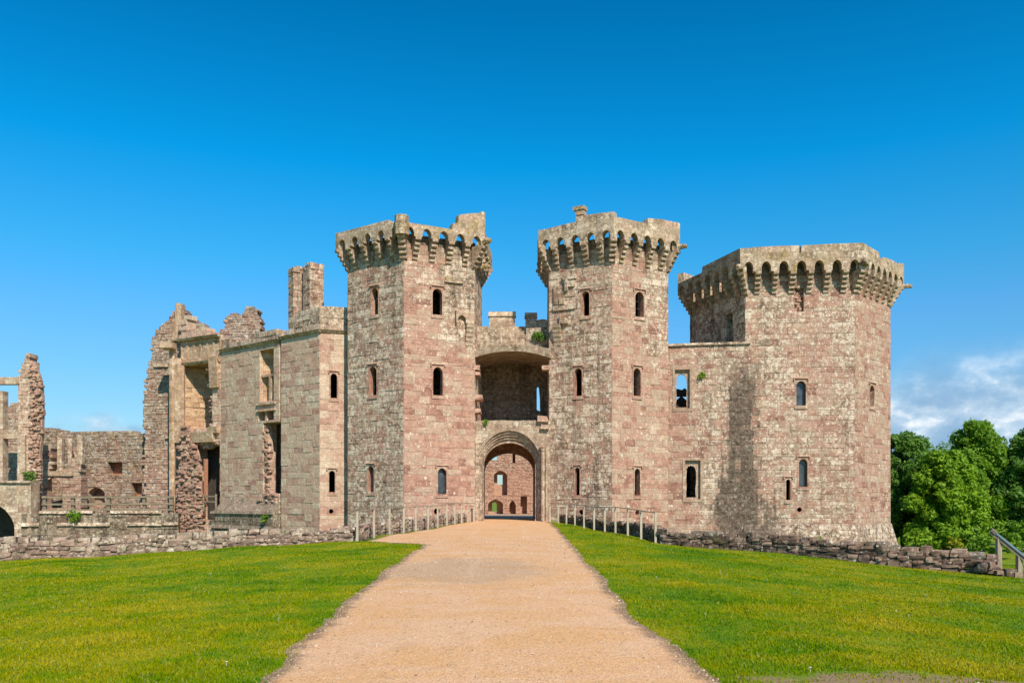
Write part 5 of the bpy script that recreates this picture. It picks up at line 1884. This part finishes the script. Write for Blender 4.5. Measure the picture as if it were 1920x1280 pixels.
ext = lambda a, b, k: (a[0] + (b[0] - a[0]) * k, a[1] + (b[1] - a[1]) * k)
dry_wall('dry_stone_wall', 'low pale dry-stone wall between the left lawn and the ditch', [ext(LW0, LW1, 2.2), LW1, ext(LW0, LW1, 0.6), ext(LW0, LW1, 0.35), LW0], [0.62, 0.60, 0.46, 0.46, 0.40], 0.55, M_DRY_L, 3, ss=(0.18, 0.5), cap=1.25, we=0.25)
dry_wall('dry_stone_wall', 'low dark dry-stone wall along the right lawn, ending in a tumbled heap by the information board', [RW0, ext(RW0, RW1, 0.3), ext(RW0, RW1, 0.6), ext(RW0, RW1, 0.83), ext(RW0, RW1, 0.99)], [0.40, 0.43, 0.50, 0.54, 0.46], 0.6, M_DRY_R, 5, cap=1.3, we=0.1, ch=(0.07, 0.15), ss=(0.14, 0.5), drift=[0, 0, 0.3, 0.6])
dry_wall('dry_stone_wall', 'short dry-stone kerb wall behind the left handrail beside the gravel', [(-5.62, 29.6), (-2.45, 47.0)], [0.42, 0.38], 0.4, M_DRY_L, 9, we=0.2)
dry_wall('dry_stone_wall', 'short mossy dark kerb wall behind the right handrail', [(2.55, 47.0), (5.25, 29.3)], [0.36, 0.42], 0.4, M_DRY_R, 12, we=0.0)
random.seed(11)
# tumbled stones at the right wall's end
mb = MB()
pe = Vector(ext(RW0, RW1, 0.99))
for k in range(26):
    q = pe + Vector((random.uniform(-0.5, 0.55), random.uniform(-0.25, 0.45)))
    hz = random.uniform(0.05, 0.11)
    zz = float(gh(q.x, q.y)) + max(0.0, 0.33 - abs(q.x - pe.x + 0.3) * 0.42) * random.random()
    a = random.uniform(0, 3)
    round_stone(mb, Vector((q.x, q.y, zz + hz * .5)), Vector((math.cos(a), math.sin(a), 0)), Vector((-math.sin(a), math.cos(a), 0)), random.uniform(.09, .2), random.uniform(.08, .15), hz, (random.random(), random.random()), (.2, .1))
o = mb.build('rubble_heap', M_DRY_R)
tag(o, 'tumbled heap of small stones at the right end of the dark wall', 'stone heap', kind='stuff')

# ------------------------------------------------------------------ handrails


def handrail(label, line, posts, tops_y, mat):
    F = Face(*line)
    T = thing('handrail', label, 'handrail', (line[0][0], line[0][1], 0), 'handrails along the gravel path')
    tops = []
    for px, yb, yt in posts:
        u = F.u(px)
        p = F.pt(u, 0)
        g = float(gh(p.x, p.y))
        zt = g + 1.03
        tops.append(Vector((p.x, p.y, zt)))
        mb = MB()
        mb.bar((p.x, p.y, g - .2), (p.x + random.uniform(-.012, .012), p.y, zt), 0.037, square=True)
        mb.build('post', mat, T)
    for a, b in zip(tops[:-1], tops[1:]):
        pass
    mb = MB()
    for a, b in zip(tops[:-1], tops[1:]):
        mb.bar(a + Vector((0, 0, .012)), b + Vector((0, 0, .012)), 0.02, 6)
    mb.build('rail', M_POST, T)


handrail('pale post handrail on the left of the gravel path', [(-5.35, 29.4), (-2.2, 46.9)],
         [(x, 0, 0) for x in (670, 701.5, 731, 757, 780, 803, 821, 838, 853, 866, 877.5, 889)], None, M_RAIL)
handrail('pale post handrail on the right of the gravel path, standing in the grass', [(2.1, 47.0), (5.0, 29.0)],
         [(x, 0, 0) for x in (1031.5, 1047, 1062, 1078, 1095, 1114, 1134, 1154, 1177, 1202, 1229)], None, M_RAIL)

# ------------------------------------------------------------------ information board on the right
TI = thing('information_board', 'slanted information board on two wooden posts at the right edge, seen from the side', 'information board', (14.1, 24.6, float(gh(14.1, 24.6))))


def gpost(px, Y, ytop):
    x = X(px, Y)
    g = float(gh(x, Y))
    mb = MB()
    mb.bar((x, Y, g - .3), (x, Y, Z(ytop, Y)), 0.075, square=True)
    mb.build('post', M_POST, TI)
    return Vector((x, Y, Z(ytop, Y)))


Yi = 24.6
eh = Vector((0.866, -0.5, 0))                      # the board slopes down along this direction
wy = Vector((0.5, 0.866, 0))                       # and its width runs away from the viewer
PA = Vector((X(1872.5, Yi), Yi, 0))
PB = PA + eh * 0.51
for base_p, yt in ((PA, 1007), (PB, 1043)):
    zt = Z(yt, base_p.y)
    for k, nm in ((0.0, 'post'), (0.85, 'post')):
        q = base_p + wy * k
        g = float(gh(q.x, q.y))
        mb = MB()
        mb.bar((q.x, q.y, g - .3), (q.x, q.y, zt), 0.062, square=True)
        mb.build(nm, M_POST, TI)
pa = PA - eh * 0.20
pa.z = Z(996, pa.y)
pb = PB + eh * 0.22
pb.z = Z(1053, pb.y)
d = (pb - pa).normalized()
nn = d.cross(wy).normalized()
if nn.z < 0:
    nn = -nn


def slab(mb, p0, p1, y0, y1, th, off):
    q = [p0 + wy * y0 + nn * off, p1 + wy * y0 + nn * off, p1 + wy * y1 + nn * off, p0 + wy * y1 + nn * off]
    mb.hexa(q + [v + nn * th for v in q], (.5, .5), (0, 0), True)


mb = MB()
slab(mb, pa, pb, -0.07, -0.01, 0.065, -0.06)
slab(mb, pa, pb, 0.88, 0.94, 0.065, -0.06)
slab(mb, pa - d * 0.02, pa + d * 0.14, -0.10, 0.97, 0.07, 0.012)
slab(mb, pb - d * 0.10, pb, -0.01, 0.88, 0.065, -0.06)
mb.build('frame', M_WOOD, TI)
mb = MB()
slab(mb, pa + d * 0.15, pb, -0.09, 0.96, 0.03, 0.03)
mb.build('panel', M_PANEL, TI)

# ------------------------------------------------------------------ trees


def leaf_cloud(name, centers, radii, nper, size, mat, parent, seed):
    rng = np.random.default_rng(seed)
    cs, sz = [], []
    for c, r in zip(centers, radii):
        n = int(nper * (r ** 2))
        d = rng.normal(size=(n, 3))
        d /= np.linalg.norm(d, axis=1)[:, None]
        rr = r * (0.35 + 0.62 * rng.random(n) ** 0.6 + 0.30 * rng.random(n) ** 5)
        p = np.array(c) + d * rr[:, None] * np.array([1.0, 1.0, 0.82])
        cs.append(np.concatenate([p, d], 1))
    A = np.concatenate(cs)
    n = len(A)
    nor = A[:, 3:] * 0.8 + rng.normal(size=(n, 3)) * 0.6 + np.array([0, 0, 0.45])
    nor /= np.linalg.norm(nor, axis=1)[:, None]
    t = rng.normal(size=(n, 3))
    e1 = np.cross(nor, t)
    e1 /= np.linalg.norm(e1, axis=1)[:, None]
    e2 = np.cross(nor, e1)
    s = size * (0.6 + 0.8 * rng.random(n))[:, None]
    P = A[:, :3]
    bend = nor * s * 0.25
    v = np.stack([P - e1 * s * .5, P - e2 * s + bend * 0, P + e1 * s * .5 + bend, P + e2 * s], 1).reshape(-1, 3)
    off = np.array(wloc(parent))
    v = v - off
    me = bpy.data.meshes.new(name)
    me.vertices.add(len(v))
    me.vertices.foreach_set('co', v.ravel())
    me.loops.add(n * 4)
    me.loops.foreach_set('vertex_index', np.arange(n * 4))
    me.polygons.add(n)
    me.polygons.foreach_set('loop_start', np.arange(n) * 4)
    me.polygons.foreach_set('loop_total', np.full(n, 4))
    lay = me.uv_layers.new(name='rnd')
    lay.data.foreach_set('uv', np.repeat(rng.random((n, 2)), 4, axis=0).astype(np.float32).ravel())
    me.materials.append(mat)
    me.update(calc_edges=True)
    me.validate()
    o = bpy.data.objects.new(name, me)
    COL.objects.link(o)
    o.parent = parent
    return o


def tree(name, label, cat, base, h, w, mat, seed, z_low=0.12, nl=90, nper=900, size=0.135, group=None, lean=(0, 0)):
    rng = random.Random(seed)
    T = thing(name, label, cat, base, group)
    bx, by, bz = base
    mb = MB()
    fork = Vector((bx + rng.uniform(-.2, .2), by, bz + h * 0.3))
    mb.bar((bx, by, bz - .3), fork, 0.032 * h, 9, (0, 0), 0.022 * h)
    cen, rad = [], []
    for i in range(nl):
        k = (i + 0.5) / nl
        zc = z_low + (0.93 - z_low) * k
        # broad, irregular crown profile
        prof = math.sin(math.pi * min(1, max(0.0, (zc - z_low) / (1 - z_low)) ** 0.75 * 0.86 + 0.14)) ** 0.6
        a = i * 2.399 + rng.uniform(-.5, .5)
        rr = w / 2 * prof * (0.45 + 0.55 * math.sqrt(rng.random())) * 0.82
        r = w * rng.choice((0.05, 0.065, 0.08, 0.10, 0.13)) * (0.75 + 0.35 * prof)
        c = (bx + math.cos(a) * rr + lean[0] * zc, by + math.sin(a) * rr * 0.9, bz + h * zc - r * .3)
        cen.append(c)
        rad.append(r)
        if i % 3 == 0:
            mid = fork.lerp(Vector(c), 0.5) + Vector((0, 0, -0.05 * h))
            st = Vector((bx, by, bz + h * (0.18 + 0.12 * rng.random()))) if zc < 0.3 else fork
            mb.bar(st, mid, 0.012 * h, 6, (0, 0), 0.008 * h)
            mb.bar(mid, c, 0.008 * h, 5, (0, 0), 0.003 * h)
    # inner mass so the crown is not hollow
    for i in range(nl // 3):
        k = rng.uniform(z_low + 0.05, 0.75)
        a = rng.uniform(0, 6.28)
        rr = w * 0.2 * rng.random()
        cen.append((bx + math.cos(a) * rr, by + math.sin(a) * rr, bz + h * k))
        rad.append(w * 0.13)
    mb.build('trunk', M_BARK, T)
    leaf_cloud('crown', cen, rad, nper, size, mat, T, seed)
    return T


L_MID = leaf_mat('leaf_mid', (0.10, 0.23, 0.015), (0.26, 0.43, 0.025))
L_DEEP = leaf_mat('leaf_deep', (0.085, 0.20, 0.035), (0.20, 0.36, 0.05))
L_LIGHT = leaf_mat('leaf_light', (0.14, 0.28, 0.012), (0.34, 0.50, 0.025))
L_YEL = leaf_mat('leaf_yellow', (0.26, 0.27, 0.01), (0.46, 0.38, 0.03))


def tree_at(px, Y, ytop, wpx, *a, ybase=None, **k):
    x = X(px, Y)
    g = float(gh(x, Y))
    return lambda name, label, cat, mat, seed, **kk: tree(name, label, cat, (x, Y, g), Z(ytop, Y) - g, wpx / FPX * Y, mat, seed, **kk)


GT = 'trees beyond the right lawn'
tree_at(1696, 62, 800, 156)('tree', 'leafy blue-green tree standing against the corner tower', 'tree', L_DEEP, 21, group=GT, nl=100)
tree_at(1772, 58, 832, 150)('tree', 'bright mid-green bushy tree in front, between the taller ones', 'tree', L_LIGHT, 22, group=GT, nl=100)
tree_at(1832, 66, 774, 150)('tree', 'tallest tree of the group, rounded top, right of the corner tower', 'tree', L_MID, 23, group=GT, nl=120)
tree_at(1942, 64, 786, 150)('tree', 'dark tree cut off by the right edge of the photo', 'tree', L_DEEP, 24, group=GT, nl=100)
tree_at(1885, 76, 806, 130)('tree', 'shaded tree behind, between the tallest and the right edge tree', 'tree', L_DEEP, 25, group=GT, nl=36, nper=300)
tree_at(1740, 78, 815, 170)('tree', 'shaded tree far behind, in the gap left of the tallest tree', 'tree', L_DEEP, 26, group=GT, nl=36, nper=300)
tree('tree', 'tree standing beyond the right edge of the photo, shading the grass by the information board', 'tree', (25.8, 33.0, float(gh(25.8, 33.0))), 9.0, 6.0, L_MID, 33, group=GT, nl=40, nper=250, size=0.22)
tree_at(1790, 52, 1004, 42)('yellow_bush', 'low yellow-green bush at the foot of the trees', 'bush', L_YEL, 27, z_low=0.2, nl=10, size=0.12, nper=700)
tree_at(1725, 54, 985, 80)('bush', 'green bush at the foot of the tree by the corner tower', 'bush', L_LIGHT, 28, z_low=0.15, nl=14, size=0.14, nper=500, group='bushes under the trees')
tree_at(1838, 54, 980, 80)('bush', 'green bush between the yellow bush and the information board', 'bush', L_MID, 29, z_low=0.15, nl=14, size=0.14, nper=500, group='bushes under the trees')
tree_at(1915, 52, 972, 90)('bush', 'green bush behind the information board at the right edge', 'bush', L_MID, 30, z_low=0.15, nl=14, size=0.14, nper=500, group='bushes under the trees')


# small plants rooted in the masonry
def wall_plant(label, F, px, py, r, mat, seed, out=0.08, name='wall_fern'):
    u, z = F.uz(px, py)
    p = F.pt(u, z, out)
    T = thing(name, label, 'plant', p, 'plants growing on the walls')
    rng = random.Random(seed)
    mb = MB()
    mb.bar(p - Vector((F.N.x, F.N.y, 0)) * 0.15, p + Vector((0, 0, r * .4)), 0.015, 5)
    mb.build('stem', M_BARK, T)
    cen = [tuple(p + Vector((rng.uniform(-r, r) * .6, -rng.uniform(0, r) * .4, rng.uniform(-.5, .6) * r))) for _ in range(6)]
    leaf_cloud('foliage', cen, [r * .55] * 6, 900, 0.07, mat, T, seed)
    return T


wall_plant('bright green fern beside the upper curtain wall window', FW, 1316, 703, 0.24, L_LIGHT, 41)
wall_plant('dark ivy tuft on the gate parapet against the right tower', FQ, 1013, 632, 0.45, L_DEEP, 42, 0.1, 'ivy')
wall_plant('green weed on the arch ledge above the gate, left side', FG, 912, 791, 0.2, L_MID, 43)
wall_plant('small green weed at the foot of the corner tower near the drain', FC[1], 1526, 1012, 0.35, L_MID, 44, 0.9)
wall_plant('green ivy hanging on the pier beside the stone bridge', FPi, 64, 893, 0.5, L_DEEP, 45, 0.25, 'ivy')
wall_plant('reddish green creeper on the revetment below the fence', FRe, 140, 968, 0.45, L_MID, 46, 0.15, 'creeper')
wall_plant('green weed low on the revetment near the dry-stone wall', FRe, 273, 1008, 0.28, L_MID, 47, 0.12)
wall_plant('green weed on the plinth of the castle range', pl, 500, 972, 0.3, L_MID, 48, 0.1)

# ------------------------------------------------------------------ grass


def build_grass():
    rng = np.random.default_rng(5)
    n = 700000
    th = rng.uniform(-R(41), R(41), n)
    r = np.exp(rng.uniform(math.log(5.2), math.log(46), n))
    x, y = r * np.sin(th), r * np.cos(th)
    ok = (y > 4)
    # on lawn: outside path, in front of walls
    pl_, pr_ = path_l(y), path_r(y)
    din = np.minimum(x - pl_, pr_ - x)
    fringe = (din > -0.02) & (din < 0.24) & (rng.random(n) < 0.35 * np.exp(-np.clip(din, 0, 1) / 0.07)) & (y < 40)
    ok &= ~((x > pl_ - 0.01) & (x < pr_ + 0.01)) | fringe
    wl_ = LW0[1] + (LW1[1] - LW0[1]) * (x - LW0[0]) / (LW1[0] - LW0[0]) + 0.03
    wr_ = RW0[1] + (RW1[1] - RW0[1]) * (x - RW0[0]) / (RW1[0] - RW0[0]) + 0.03
    rs = RSTUB[0][0] + (RSTUB[1][0] - RSTUB[0][0]) * (y - RSTUB[0][1]) / (RSTUB[1][1] - RSTUB[0][1])
    left = (x < pl_) & (np.where(x < -5.5, y < wl_, (y < 29.7)))
    right = (x > pr_) & np.where(x < 5.05, (y < 29.2) | (x < rs), np.where(x < 13.8, y < wr_, x > 13.9 + (y - 24.1) * 0.5))
    ok &= left | right | fringe
    # worn patch
    dd = np.sqrt(((x - 3.9) / 2.2) ** 2 + ((y - 6.9) / 0.42) ** 2)
    ok &= (dd > 0.85 + 0.2 * np.sin(x * 5.1) * np.sin(x * 2.3 + y * 9)) | (rng.random(n) < 0.16 + 0.5 * np.clip(np.sin(x * 9.1 + 2 * np.sin(y * 17)) * np.sin(y * 23 + x * 3), 0, 1))
    x, y, r = x[ok], y[ok], r[ok]
    n = len(x)
    z = gh(x, y)
    k = 1 + r / 16
    hgt = rng.uniform(0.011, 0.027, n) * k ** 0.2
    # uneven sward: thicker tufts and thin spots
    tuft = np.sin(x * 1.7 + 1.3 * np.sin(y * 0.9)) * np.sin(y * 2.1 + 1.7 * np.sin(x * 1.1)) + 0.6 * np.sin(x * 5.3 + y * 3.1) * np.sin(y * 6.7 - x * 2.2)
    hgt *= 1 + 0.28 * tuft
    tall = rng.random(n) < 0.006
    hgt[tall] *= 1.6
    wid = rng.uniform(0.003, 0.0055, n) * (0.7 + r / 8.0)
    a = rng.uniform(0, 2 * np.pi, n)
    lx, ly = rng.normal(0, 0.5, n) * hgt, rng.normal(0, 0.5, n) * hgt
    dx, dy = np.cos(a) * wid, np.sin(a) * wid
    v = np.empty((n, 3, 3))
    v[:, 0] = np.stack([x - dx, y - dy, z - 0.004], 1)
    v[:, 1] = np.stack([x + dx, y + dy, z - 0.004], 1)
    v[:, 2] = np.stack([x + lx, y + ly, z + hgt], 1)
    me = bpy.data.meshes.new('grass')
    me.vertices.add(n * 3)
    me.vertices.foreach_set('co', v.ravel())
    me.loops.add(n * 3)
    me.loops.foreach_set('vertex_index', np.arange(n * 3))
    me.polygons.add(n)
    me.polygons.foreach_set('loop_start', np.arange(n) * 3)
    me.polygons.foreach_set('loop_total', np.full(n, 3))
    lay = me.uv_layers.new(name='rnd')
    rr = rng.random((n, 2))
    rr[tall, 0] = 1.0
    lay.data.foreach_set('uv', np.repeat(rr, 3, axis=0).astype(np.float32).ravel())
    m = bpy.data.materials.new('grass_blade')
    m.use_nodes = True
    t = NT(m.node_tree)
    t.n.clear()
    r1, r2, _ = t.sep(t.uv('rnd'))
    pos = t.new('ShaderNodeNewGeometry').outputs['Position']
    n1 = t.noise(pos, 0.30, 5, 0.6)
    n2 = t.noise(pos, 1.6, 5, 0.6)
    f = t.math('ADD', t.math('MULTIPLY', r1, 0.18), t.math('ADD', t.math('MULTIPLY', n1, 1.5), t.math('MULTIPLY', n2, 0.9)))
    f = t.math('SUBTRACT', f, 0.56)
    col = t.ramp(f, [(0.40, (0.07, 0.18, 0.0)), (0.62, (0.20, 0.305, 0.0)), (0.82, (0.36, 0.34, 0.0)), (1.0, (0.50, 0.40, 0.015))])
    col = t.mix(t.math('MULTIPLY', t.mapr(r1, 0.93, 0.97), 0.75), col, (0.46, 0.40, 0.12))
    d = t.new('ShaderNodeBsdfPrincipled')
    d.inputs['Roughness'].default_value = 0.6
    d.inputs['Specular IOR Level'].default_value = 0.06
    t.put(d.inputs['Base Color'], col)
    tr = t.new('ShaderNodeBsdfTranslucent')
    t.put(tr.inputs['Color'], col)
    mx = t.new('ShaderNodeMixShader')
    mx.inputs[0].default_value = 0.4
    t.l.new(d.outputs[0], mx.inputs[1])
    t.l.new(tr.outputs[0], mx.inputs[2])
    o = t.new('ShaderNodeOutputMaterial')
    t.l.new(mx.outputs[0], o.inputs[0])
    me.materials.append(m)
    me.update(calc_edges=True)
    o = bpy.data.objects.new('grass', me)
    COL.objects.link(o)
    tag(o, 'short mown grass of both lawns beside the gravel path', 'grass', kind='stuff')


build_grass()


def build_gravel():
    """loose chippings lying on the path, thicker along its edges"""
    rng = np.random.default_rng(8)
    n = 26000
    y = np.exp(rng.uniform(math.log(5.5), math.log(30), n))
    a, b = path_l(y), path_r(y)
    u = rng.random(n)
    e = rng.random(n) < 0.12
    u = np.where(e, np.where(rng.random(n) < 0.5, np.abs(rng.normal(0, 0.07, n)), 1 - np.abs(rng.normal(0, 0.07, n))), u)
    u = np.clip(u, 0, 1)
    x = a + (b - a) * u
    z = gh(x, y) + 0.006 + 0.03 * np.sin(np.pi * u)
    s_ = rng.uniform(0.003, 0.008, n) * (0.7 + y / 18) * np.where(rng.random(n) < 0.03, 2.2, 1)
    oc = np.array([(1, 0, 0), (0, 1, 0), (-1, 0, 0), (0, -1, 0), (0, 0, 0.7)])
    th = rng.uniform(0, 6.28, n)
    P = np.empty((n, 5, 3))
    for k in range(5):
        q = oc[k] * (1 + rng.normal(0, 0.2, (n, 3)))
        P[:, k, 0] = x + s_ * (q[:, 0] * np.cos(th) - q[:, 1] * np.sin(th) * 0.7)
        P[:, k, 1] = y + s_ * (q[:, 0] * np.sin(th) + q[:, 1] * np.cos(th) * 0.7)
        P[:, k, 2] = z + s_ * q[:, 2]
    tri = np.array([(0, 1, 4), (1, 2, 4), (2, 3, 4), (3, 0, 4)])
    idx = (np.arange(n)[:, None, None] * 5 + tri[None]).reshape(-1)
    me = bpy.data.meshes.new('gravel')
    me.vertices.add(n * 5)
    me.vertices.foreach_set('co', P.ravel())
    me.loops.add(len(idx))
    me.loops.foreach_set('vertex_index', idx)
    me.polygons.add(n * 4)
    me.polygons.foreach_set('loop_start', np.arange(n * 4) * 3)
    me.polygons.foreach_set('loop_total', np.full(n * 4, 3))
    lay = me.uv_layers.new(name='rnd')
    lay.data.foreach_set('uv', np.repeat(rng.random((n, 2)), 12, axis=0).astype(np.float32).ravel())
    m, t, b_ = principled('chippings')
    r1, r2, _ = t.sep(t.uv('rnd'))
    t.put(b_.inputs['Base Color'], t.ramp(r1, [(0.0, (0.22, 0.13, 0.08)), (0.3, (0.50, 0.31, 0.19)), (0.8, (0.62, 0.41, 0.265)), (1.0, (0.70, 0.56, 0.43))]))
    me.materials.append(m)
    me.update(calc_edges=True)
    o = bpy.data.objects.new('gravel', me)
    COL.objects.link(o)
    tag(o, 'loose stone chippings scattered over the path', 'gravel', kind='stuff')


def build_daisies():
    rng = np.random.default_rng(31)
    mb = MB()
    k = 0
    while k < 28:
        th, r = rng.uniform(-0.62, 0.62), math.exp(rng.uniform(math.log(7), math.log(26)))
        x, y = r * math.sin(th), r * math.cos(th)
        if path_l(y) - 0.4 < x < path_r(y) + 0.4 or (x < 0 and y > wall_y_left(x) - 0.5 and x < -5.5) or (x > 0 and y > wall_y_right(x) - 0.5):
            continue
        z = float(gh(x, y)) + 0.045
        s_ = rng.uniform(0.008, 0.014)
        mb.bar((x, y, z - 0.05), (x, y, z), 0.0015, 4)
        mb.bar((x, y, z), (x, y + 0.002, z + 0.005), s_, 7, (0, 0), s_ * 0.8)
        k += 1
    m, t, b = principled('daisy_white')
    b.inputs['Base Color'].default_value = (0.75, 0.73, 0.62, 1)
    o = mb.build('daisies', m)
    tag(o, 'tiny white daisies sprinkled over the lawns', 'daisies', kind='stuff')


build_gravel()
build_daisies()
